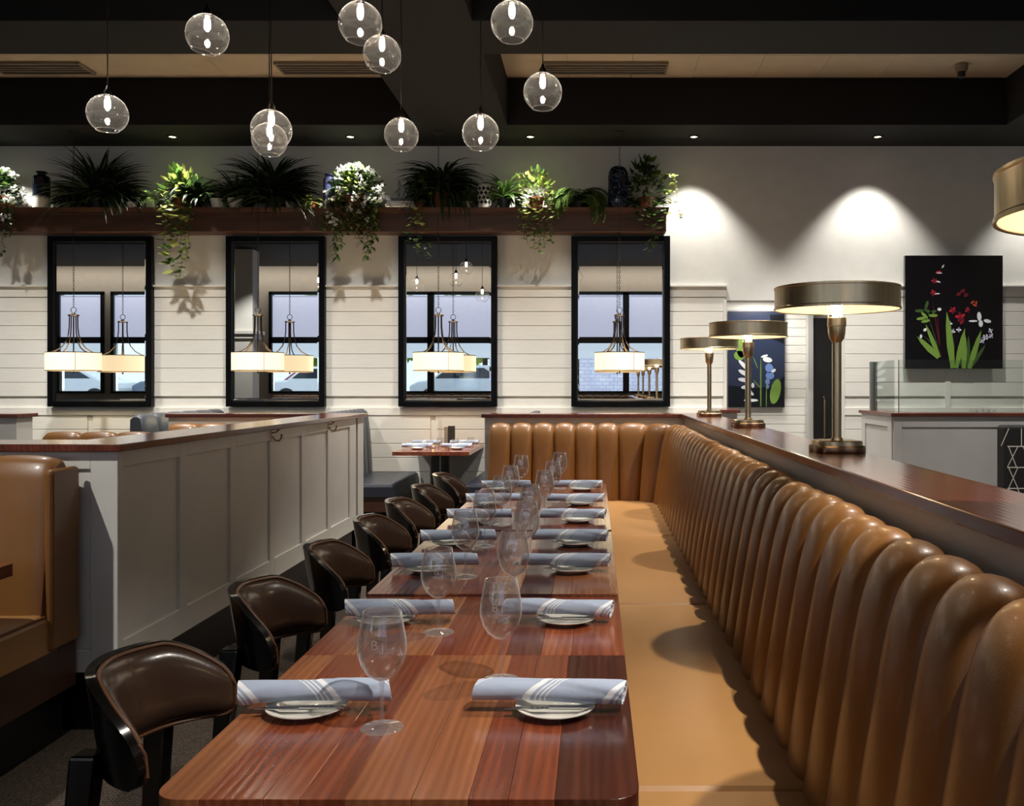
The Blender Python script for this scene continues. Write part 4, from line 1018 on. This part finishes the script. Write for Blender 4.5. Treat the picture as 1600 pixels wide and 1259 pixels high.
for i, y in enumerate(rowY):
    z = tz(y)
    place(pp, (-.078, y, z), 0, 'white bread plate on the bench side, %s row of the long table' % ordn[i], 'bread plates')
    place(pp, (-.563, y, z), 0, 'white bread plate on the chair side, %s row of the long table' % ordn[i], 'bread plates')
    place(nps[i % 3], (nr[i][0], y+.012, z+.0155), nr[i][2], 'rolled blue striped napkin on the bench side, %s row' % ordn[i], 'rolled napkins')
    place(nps[(i+1) % 3], (nl[i][0], y+.012, z+.0155), nl[i][2], 'rolled blue striped napkin on the chair side, %s row' % ordn[i], 'rolled napkins').scale = (-1, 1, 1)
    if i < 4:
        place(kp, (-.09, y-.026, z+.0165), 0, 'small butter knife under the bench-side napkin, %s row' % ordn[i], 'butter knives')
        place(kp, (-.57, y-.026, z+.0165), 0, 'small butter knife under the chair-side napkin, %s row' % ordn[i], 'butter knives')
# wine glasses
def text_mesh(body, size):
    cu = bpy.data.curves.new('mark', 'FONT'); cu.body = body; cu.size = size; cu.align_x = 'CENTER'
    o = bpy.data.objects.new('mark', cu); C.objects.link(o)
    dg = bpy.context.evaluated_depsgraph_get(); me = bpy.data.meshes.new_from_object(o.evaluated_get(dg))
    bpy.data.objects.remove(o); return me
wg = thing('wine_glass', 'x', 'glass')
BOWL = [(.004, .088), (.014, .092), (.028, .102), (.038, .118), (.0445, .138), (.0455, .152), (.0435, .172), (.039, .196), (.0352, .217)]
b_ = B().lathe(BOWL+[(.0342, .217)]+[(max(r-.0011, .002), z+.0012) for r, z in BOWL[::-1][1:]], 40)
b_.build('bowl', wine_m, wg, True, angle=80)
B().lathe([(r, .217+dz) for r, dz in ((.0353, -.0012), (.0358, 0), (.0347, .0012), (.0338, 0), (.0342, -.0012), (.0353, -.0012))], 40).build('rim', gsolid, wg, True)
B().lathe([(.0001, .094), (.006, .0915), (.005, .086), (.0034, .07), (.003, .045), (.0036, .02), (.006, .009), (.0001, .007)], 20).build('stem', gsolid, wg, True)
B().lathe([(.0001, .0085), (.007, .0075), (.02, .0035), (.037, .0022), (.0395, .0014), (.0395, .0004), (.036, 0), (.0001, .0005)], 40).build('foot', gsolid, wg, True)
me = text_mesh('B', .024); me2 = text_mesh('J', .022)
for mm_, ox, oz in ((me, -.006, .158), (me2, .009, .155)):
    for v in mm_.vertices:
        x_, z_ = v.co.x+ox, v.co.y+oz; r = .0448 if z_ < .16 else .0448-(z_-.16)*.12
        a = x_/r; v.co = Vector((math.sin(a)*(r+.0006), -math.cos(a)*(r+.0006), z_))
    mm_.materials.clear(); mm_.materials.append(etch_m)
    o = bpy.data.objects.new('etched_letter', mm_); C.objects.link(o); o.parent = wg
gl = [(-.397, 1.704), (-.404, 2.359), (-.426, 3.0), (-.43, 3.56), (-.417, 4.086), (-.43, 4.65), (-.43, 5.32)]
gr_ = [(-.204, 1.981), (-.234, 2.63), (-.242, 3.23), (-.266, 3.76), (-.24, 4.35), (-.227, 4.92), (-.215, 5.55)]
for i in range(7):
    place(wg, (gl[i][0], gl[i][1], tz(gl[i][1])), R.uniform(-.1, .25), 'empty stemmed wine glass in the left row, %s from the camera' % ordn[i], 'wine glasses')
    place(wg, (gr_[i][0], gr_[i][1], tz(gr_[i][1])), R.uniform(-.2, .1), 'empty stemmed wine glass in the right row, %s from the camera' % ordn[i], 'wine glasses')
# small table settings
for i, (px_, py_, w_) in enumerate(((640, 695, 'front left'), (722, 690, 'back right'), (716, 699, 'front right'), (660, 692, 'back left'))):
    Y_ = 9.0 if 'front' in w_ else 9.5; xx = -1.75 if 'left' in w_ else -1.36
    place(pp, (xx, Y_, .76), 0, 'white plate on the small wall table, %s place' % w_, 'plates on the small table')
    o = place(nps[i % 3], (xx, Y_+.01, .776), .1, 'pale rolled napkin on the small wall table, %s place' % w_, 'napkins on the small table')
tum = thing('tumbler', 'x', 'glass')
B().lathe([(.0001, 0), (.03, 0), (.034, .085), (.0325, .085), (.029, .006), (.0001, .006)], 24).build('tumbler_wall', tumb_m, tum, True)
for i, (xx, yy, w_) in enumerate(((-1.64, 9.05, 'front left'), (-1.6, 9.45, 'back left'), (-1.42, 9.3, 'beside the menus'), (-1.30, 9.55, 'back right'))):
    place(tum, (xx, yy, .76), 0, 'clear tumbler on the small wall table, %s' % w_, 'tumblers on the small table')
cd = thing('votive_candle', 'small lit votive candle glowing on the small wall table', 'candle', (-1.61, 9.0, .76))
cd.location = (W(676, 0, 9.12)[0], 9.12, .76)
B().lathe([(.0001, 0), (.026, 0), (.03, .055), (.0285, .055), (.025, .004), (.0001, .004)], 20).build('glass_cup', tumb_m, cd, True)
B().lathe([(.0001, .005), (.022, .005), (.022, .02), (.0001, .02)], 16).build('wax', whitec, cd, True)
B().sphere((0, 0, .03), .006, 10, 6, 1.8).build('flame', emis('candle_flame', (255, 170, 80), 25), cd, True)
mh = thing('menu_holder', 'dark upright menu stand on the small wall table', 'menu', (W(702, 0, 9.6)[0], 9.62, .76))
B().box(-.055, .055, -.03, .03, 0, .012).build('base', blackc, mh)
B().box(-.055, -.015, -.012, .012, .012, .19).build('menu', mat('light_menu', (150, 140, 124), .6), mh); B().box(-.014, .055, -.02, .02, .012, .2).build('menu', mat('dark_menu', (52, 46, 42), .5), mh)

# ================================================================== CHAIRS
def chair_proto():
    t = thing('dining_chair', 'x', 'chair')
    # local: sitter faces +X, seat centre at origin
    rx, ry = .205, .20; TH = math.radians(74)
    def top(a):
        k = abs(a)/TH
        return .845-.01*k-.095*max(0, (k-.45)/.55)**1.5
    def bot(a):
        k = abs(a)/TH
        return .655-.0*k+.0*k
    def P(a, s, off):              # s 0..1 bottom->top ; off outward offset
        z0, z1 = bot(a), top(a)
        k = abs(a)/TH
        mid = (z0+z1)/2; hf = (z1-z0)/2*math.sqrt(max(0.02, 1-max(0, (k-.86)/.14)**2.5))
        z = mid+(s*2-1)*hf
        lean = (z-.66)*.16
        r1, r2 = rx+off+lean, ry+off+lean*.6
        return Vector((-math.cos(a)*r1+.02, math.sin(a)*r2, z))
    nu, nv = 40, 8
    # outer wooden shell (closed)
    b = B()
    def shell(o_out, o_in, m, name, shrink=0, bulge=0, smooth=True):
        b = B()
        def fo(u, v):
            a = (u*2-1)*TH*(1-shrink*.35); return P(a, shrink+(1-2*shrink)*v, o_out)
        def fi(u, v):
            a = (u*2-1)*TH*(1-shrink*.35); k = 1-(2*v-1)**4; e_ = 1-(2*u-1)**10
            return P(a, shrink+(1-2*shrink)*v, o_in-bulge*k**.7*e_)
        b.grid(fo, nu, nv); b.grid(fi, nu, nv, True)
        n0 = (nu+1)*(nv+1)
        def idx(i, j, o=0): return o+i*(nv+1)+j
        for i in range(nu):
            b.f.append((idx(i, 0), idx(i, 0, n0), idx(i+1, 0, n0), idx(i+1, 0))); b.mi.append(0)
            b.f.append((idx(i, nv), idx(i+1, nv), idx(i+1, nv, n0), idx(i, nv, n0))); b.mi.append(0)
        for j in range(nv):
            b.f.append((idx(0, j), idx(0, j+1), idx(0, j+1, n0), idx(0, j, n0))); b.mi.append(0)
            b.f.append((idx(nu, j), idx(nu, j, n0), idx(nu, j+1, n0), idx(nu, j+1))); b.mi.append(0)
        return b.build(name, m, t, smooth, angle=50)
    sh_ = shell(.022, .004, blackwd, 'back_shell')
    shell(.004, -.002, brownl, 'back_pad', .06, .026)
    # piping around the pad
    loop = []
    n = 60
    for i in range(n): loop.append(P((-1+2*i/(n-1))*TH*.985, .965, .0))
    for i in range(n): loop.append(P((1-2*i/(n-1))*TH*.985, .035, .0))
    B().tube(loop, .0045, 6, closed=True).build('piping', pipe_b, t, True)
    # seat
    b = B(); m = 28
    def sp(u, v):
        a = 2*PI*u; r = v
        return (.02+.215*r*math.cos(a), .225*r*math.sin(a), .462+.03*math.sqrt(max(0, 1-r**3)))
    b.grid(sp, m, 7)
    b.lathe([(.22, .462), (.22, .44), (.0001, .44)], m, (.02, 0, 0))
    b.build('seat', brownl, t, True)
    B().lathe([(.0001, .44), (.21, .44), (.21, .40), (.0001, .40)], 28, (.02, 0, 0)).build('seat_frame', blackwd, t, True)
    def leg(p0, p1, w0, w1, name='leg'):
        b = B(); p0, p1 = Vector(p0), Vector(p1)
        vs = []
        for p, w_ in ((p1, w1), (p0, w0)):
            vs += [(p.x-w_/2, p.y-w_/2, p.z), (p.x+w_/2, p.y-w_/2, p.z), (p.x+w_/2, p.y+w_/2, p.z), (p.x-w_/2, p.y+w_/2, p.z)]
        b.add(vs, [(0, 3, 2, 1), (4, 5, 6, 7), (0, 1, 5, 4), (1, 2, 6, 5), (2, 3, 7, 6), (3, 0, 4, 7)])
        b.build(name, blackwd, t, bevel=.006)
    for s in (-1, 1):
        leg((.17, .17*s, .42), (.2, .2*s, 0), .04, .026)
        leg((-.185, .135*s, .70), (-.24, .18*s, 0), .05, .03)
    return t
cp = chair_proto()
chY = [1.87, 2.56, 3.20, 3.84, 4.42, 5.04, 5.70]
for i, y in enumerate(chY):
    place(cp, (-.775, y, 0), R.uniform(-.04, .04), 'dark brown leather barrel-back chair, %s in the row beside the long table' % ordn[i], 'barrel-back chairs along the long table')

# ================================================================== BRASS LAMPS
def lamp_proto():
    t = thing('brass_table_lamp', 'x', 'lamp')
    sq = lambda a: 1-.07*math.cos(4*a)-.05*abs(math.cos(2*a))**8
    B().lathe([(.0001, 0), (.094, 0), (.096, .003), (.096, .022), (.092, .026), (.0001, .026)], 64, sq=sq).build('base_plate', brassd, t, True)
    B().lathe([(.0001, .026), (.086, .026), (.086, .040), (.08, .043), (.0001, .043)], 64, sq=sq).build('base_step', brass, t, True)
    B().lathe([(.0001, .043), (.022, .043), (.021, .05), (.0165, .053), (.0165, .40), (.019, .40), (.0001, .40)], 24).build('stem', brass, t, True)
    B().lathe([(.0001, .392), (.014, .392), (.018, .40), (.026, .412), (.030, .43), (.031, .455), (.033, .457), (.033, .486), (.029, .488), (.0001, .488)], 24).build('socket_cup', brass, t, True)
    B().lathe([(.0001, .488), (.012, .49), (.018, .505), (.022, .525), (.02, .548), (.012, .562), (.0001, .566)], 16).build('bulb', bulb_m, t, True)
    for a in range(3):
        x_, y_ = .029*math.cos(a*2.1+.5), .029*math.sin(a*2.1+.5)
        B().tube([(x_, y_, .486), (x_*1.15, y_*1.15, .53), (x_*1.1, y_*1.1, .58)], .002, 6).build('shade_support', brass, t, True)
    B().lathe([(.217, .514), (.219, .514), (.219, .522), (.2165, .525), (.2165, .588), (.2185, .590), (.2185, .596), (.215, .598), (.05, .600), (.0001, .600), (.0001, .596), (.213, .594), (.2135, .516), (.217, .514)], 72).build('shade', brass, t, True)
    B().lathe([(.2125, .517), (.2125, .59), (.0001, .592)], 48).build('shade_lining', shade_in, t, True)
    B().lathe([(.0001, .612), (.008, .610), (.01, .604), (.006, .600), (.0001, .600)], 12).build('finial', brass, t, True)
    return t
lp = lamp_proto()
for y, lab in ((1.42, 'brass drum-shade lamp cut off by the right edge, nearest on the cap'), (3.24, 'large brass drum-shade table lamp in the middle right, second on the cap'), (5.12, 'brass drum-shade lamp in front of the lily print, third on the cap'), (6.86, 'smallest and farthest brass drum-shade lamp on the cap')):
    place(lp, (.855, y, ZT), R.uniform(0, 1.5)*0+.1, lab, 'brass lamps on the mahogany cap').scale = (1, 1, .975)

# ================================================================== GLOBE PENDANTS
def globe(px_, py_, wpx, lab, tilt=(0, 0)):
    k = 1
    d = .22
    Y = d*F/wpx*math.sqrt(1+((px_-VX)/F)**2+0*((py_-VY)/F)**2)
    x, z = W(px_, py_, Y)
    t = thing('globe_pendant', lab, 'pendant', (x, Y, z), 0, 'clear glass globe pendants')
    r = d/2
    oa = math.radians(33)
    prof = [(max(.0001, r*math.sin(a)), -r*math.cos(a)) for a in [oa+(PI-.2-oa)*i/24 for i in range(25)]]
    g = B().lathe(prof, 48).build('glass_globe', globe_m, t, True, angle=180); g.rotation_euler = (tilt[0], tilt[1], 0)
    orr = r*math.sin(oa); oz = -r*math.cos(oa)
    rim = B().tube([(orr*math.cos(2*PI*i/40), orr*math.sin(2*PI*i/40), oz) for i in range(40)], .0022, 6, closed=True).build('glass_rim', gsolid, t, True); rim.rotation_euler = (tilt[0], tilt[1], 0)
    B().lathe([(.0001, r+.055), (.006, r+.05), (.012, r+.03), (.02, r+.02), (.022, r-.012), (.018, r-.012), (.0001, r-.014)], 16).build('socket', bronze, t, True)
    B().lathe([(.0001, r-.014), (.010, r-.018), (.016, r-.04), (.0145, r-.075), (.006, r-.088), (.0001, r-.09)], 14).build('bulb', bulb_g, t, True)
    B().sphere((0, 0, -.042), .006, 10, 6).build('bulb_glint', bulb_s, t, True)
    B().tube([(0, 0, r+.05), (0, 0, ZC-z+.03 if not (BX0-.02 < x < BX1+.02) else ZB-z)], .0035, 6).build('cord', bronze, t, True)
    return t
globe(168, 178, 68, 'glass globe pendant at the far left above the dark palm')
globe(324, 55, 70, 'glass globe pendant high at left, below the left ceiling panel', (0, .25))
globe(424, 203, 66, 'front globe of the overlapping pair above the rosette plant', (.1, .15))
globe(421, 219, 57, 'rear globe of the overlapping pair above the rosette plant')
globe(563, 37, 69, 'topmost glass globe pendant left of the main beam', (0, .12))
globe(597, 85, 60, 'glass globe pendant partly behind the topmost one', (0, .1))
globe(627, 211, 54, 'low small glass globe pendant above the model sailboat')
globe(751, 208, 58, 'low glass globe pendant under the main beam')
globe(800, 35, 66, 'top glass globe pendant under the main beam')
globe(848, 144, 60, 'glass globe pendant at right in front of the ceiling tiles')

# ================================================================== DRUM CHANDELIERS
def drum_proto():
    t = thing('drum_chandelier', 'x', 'chandelier')
    r = .2535
    B().lathe([(r, 0), (r, .182), (r-.003, .182), (r-.003, .002), (r-.003, 0), (r, 0)], 64).build('drum_shade', cream, t, True)
    B().lathe([(.0001, .008), (r-.004, .008)], 48).build('diffuser', cream_b, t)
    B().lathe([(r-.004, -.004), (r+.002, -.004), (r+.002, .004), (r-.004, .004), (r-.004, -.004)], 64).build('bottom_trim', brassd, t, True)
    B().lathe([(r-.004, .179), (r+.002, .179), (r+.002, .186), (r-.004, .186), (r-.004, .179)], 64).build('top_trim', bronze, t, True)
    B().box(r-.001, r+.0015, -.002, .002, .004, .18).build('shade_seam', bronze, t).rotation_euler = (0, 0, -1.0)
    B().lathe([(.0001, -.03), (.008, -.022), (.012, -.012), (.008, -.004), (.0001, .008)], 12).build('finial', bronze, t, True)
    B().tube([(0, 0, .01), (0, 0, .565)], .007, 8).build('centre_rod', bronze, t, True)
    hub = .56
    B().lathe([(.0001, hub+.03), (.012, hub+.028), (.018, hub+.015), (.05, hub+.008), (.056, hub), (.05, hub-.006), (.0001, hub-.006)], 20).build('hub', bronze, t, True)
    for k in range(4):
        a = PI/4+k*PI/2+.25; c_, s_ = math.cos(a), math.sin(a)
        pr = [(.042, hub-.005), (.043, .45), (.052, .37), (.078, .29), (.125, .23), (.185, .195), (.248, .178)]
        B().tube([(q_*c_, q_*s_, z_) for q_, z_ in pr], .0065, 6).build('arm', bronze, t, True)
    B().tube([(.028*math.cos(2*PI*i/20), 0, hub+.055+.028*math.sin(2*PI*i/20)) for i in range(20)], .0035, 6, closed=True).build('ring', bronze, t, True)
    b = B(); z_ = hub+.095; k = 0; top = ZB-1.537
    while z_ < top-.01:
        ln = .024
        pts = []
        for i in range(8):
            a = 2*PI*i/8; o1 = .008*math.cos(a); o2 = .017*math.sin(a)
            pts.append((o1, 0, z_+o2) if k % 2 else (0, o1, z_+o2))
        b.tube(pts, .0022, 4, closed=True); z_ += .027; k += 1
    tag(b.build('chain', bronze, t, True), kind='stuff')
    B().lathe([(.0001, top-.035), (.03, top-.03), (.06, top-.008), (.062, top), (.0001, top)], 20).build('ceiling_canopy', blackp, t, True)
    return t
dp = drum_proto()
for px_, lab in ((115, 'cream drum chandelier in front of the leftmost mirror'), (403, 'cream drum chandelier in front of the second mirror from left'), (685, 'cream drum chandelier hanging over the small wall table'), (968, 'cream drum chandelier in front of the rightmost mirror')):
    place(dp, (W(px_, 0, 9.3)[0], 9.3, 1.537), 0, lab, 'cream drum chandeliers before the mirrors')

# ================================================================== BEHIND THE CAMERA AND OUTSIDE (seen in the mirrors)
nb = bench_x('tan_booth', 'tan booth back under the front windows, seen in the mirrors', -8.3, 1.4, -4.02+.14, 1, 40, 1.1)
gd = B().box(-40, 30, -60, -4.5, .55, .6).build('ground', mat('asphalt', (150, 152, 156), .9)); struct(gd)
br = thing('brick_building', 'pale brick building across the street, seen in the right mirror', 'building')
brk, nt, b = new_mat('pale_brick'); bk = N(nt, 'ShaderNodeTexBrick'); bk.inputs['Scale'].default_value = 2.2
bk.inputs['Color1'].default_value = (*s2l((206, 200, 214)), 1); bk.inputs['Color2'].default_value = (*s2l((190, 182, 198)), 1); bk.inputs['Mortar'].default_value = (*s2l((160, 158, 174)), 1)
tc = N(nt, 'ShaderNodeTexCoord'); mp = N(nt, 'ShaderNodeMapping'); mp.inputs['Rotation'].default_value = (PI/2, 0, 0); nt.links.new(tc.outputs['Object'], mp.inputs[0]); nt.links.new(mp.outputs[0], bk.inputs['Vector']); nt.links.new(bk.outputs['Color'], b.inputs['Base Color'])
B().box(-1.6, 9, -12, -8.6, .6, 5.5).build('facade', brk, br)
def car(x, y, col, lab, rz=0):
    t = thing('car', lab, 'car', (x, y, .6), rz, 'parked cars across the street')
    pr = [(-2.2, .3), (-2.25, .75), (-1.9, .9), (-1.4, .95), (-.8, 1.42), (.7, 1.45), (1.5, .98), (2.1, .85), (2.25, .6), (2.2, .3)]
    n = len(pr)
    B().add([(a, -.88, z_) for a, z_ in pr]+[(a, .88, z_) for a, z_ in pr], [tuple(range(n)), tuple(range(2*n-1, n-1, -1))]+[(i, (i+1)%n, n+(i+1)%n, n+i) for i in range(n)]).build('body', mat('car_paint', col, .25, coat=.6), t, bevel=.08, seg=3)
    g = mat('car_window', (36, 44, 56), .1)
    for s in (-1, 1):
        B().add([(-1.2, .885*s, 1.0), (1.25, .885*s, 1.0), (.65, .885*s, 1.36), (-.75, .885*s, 1.34)], [(0, 1, 2, 3)]).build('side_window', g, t)
        for wx in (-1.4, 1.4):
            o = B().lathe([(.0001, -.1), (.33, -.1), (.33, .1), (.0001, .1)], 18).build('wheel', blackb, t, True); o.rotation_euler = (PI/2, 0, 0); o.location = (wx, .82*s, .33)
for a in ((-4.2, -13, (200, 204, 210), 'silver car parked beyond the windows, at left in the third mirror', .3), (-9.6, -14, (236, 236, 238), 'white car parked beyond the windows, in the middle of the third mirror', .1), (-11, -17.5, (150, 40, 70), 'dark red car parked behind the white cars', -.1), (-14.2, -13.5, (96, 110, 130), 'blue-grey car parked, seen in the second mirror', .2), (-19, -13.5, (228, 230, 234), 'white car parked, seen near the edge of the second mirror', 0), (-24, -15, (232, 232, 236), 'white car parked, seen in the leftmost mirror', 0)):
    car(a[0], a[1], a[2], a[3], a[4])
def tree(x, y, h, r, m, lab, seed, name='tree'):
    rr = random.Random(seed); t = thing(name, lab, 'tree', (x, y, .6), 0, 'trees across the street')
    B().tube([(0, 0, 0), (0, 0, h*.5)], .12, 8).build('trunk', twig, t)
    b = B()
    for i in range(1500):
        d = rdir(rr, -1, 1.5); k = rr.uniform(.5, 1); leaf(b, (d.x*r*k, d.y*r*k, h*.62+d.z*h*.38*k), rdir(rr, -1, 1), .45*max(.4, r/3), .35*max(.4, r/3))
    tag(b.build('foliage', m, t), kind='stuff')
lt1 = leafm('sunlit_leaf', (170, 190, 80))  # plain yellow-green foliage colour
tree(-5, -22, 5, 3.2, lt1, 'yellow-green tree behind the parked cars, left one', 1); tree(-11, -23, 5.5, 3.4, lt1, 'yellow-green tree behind the parked cars, middle one', 2); tree(-17, -23, 5, 3, lf_lite, 'pale tree behind the parked cars, right one', 3)
tree(-7.0, -10.5, 1.9, .7, lf_dark, 'small dark evergreen shrub outside the front windows', 4, 'shrub')
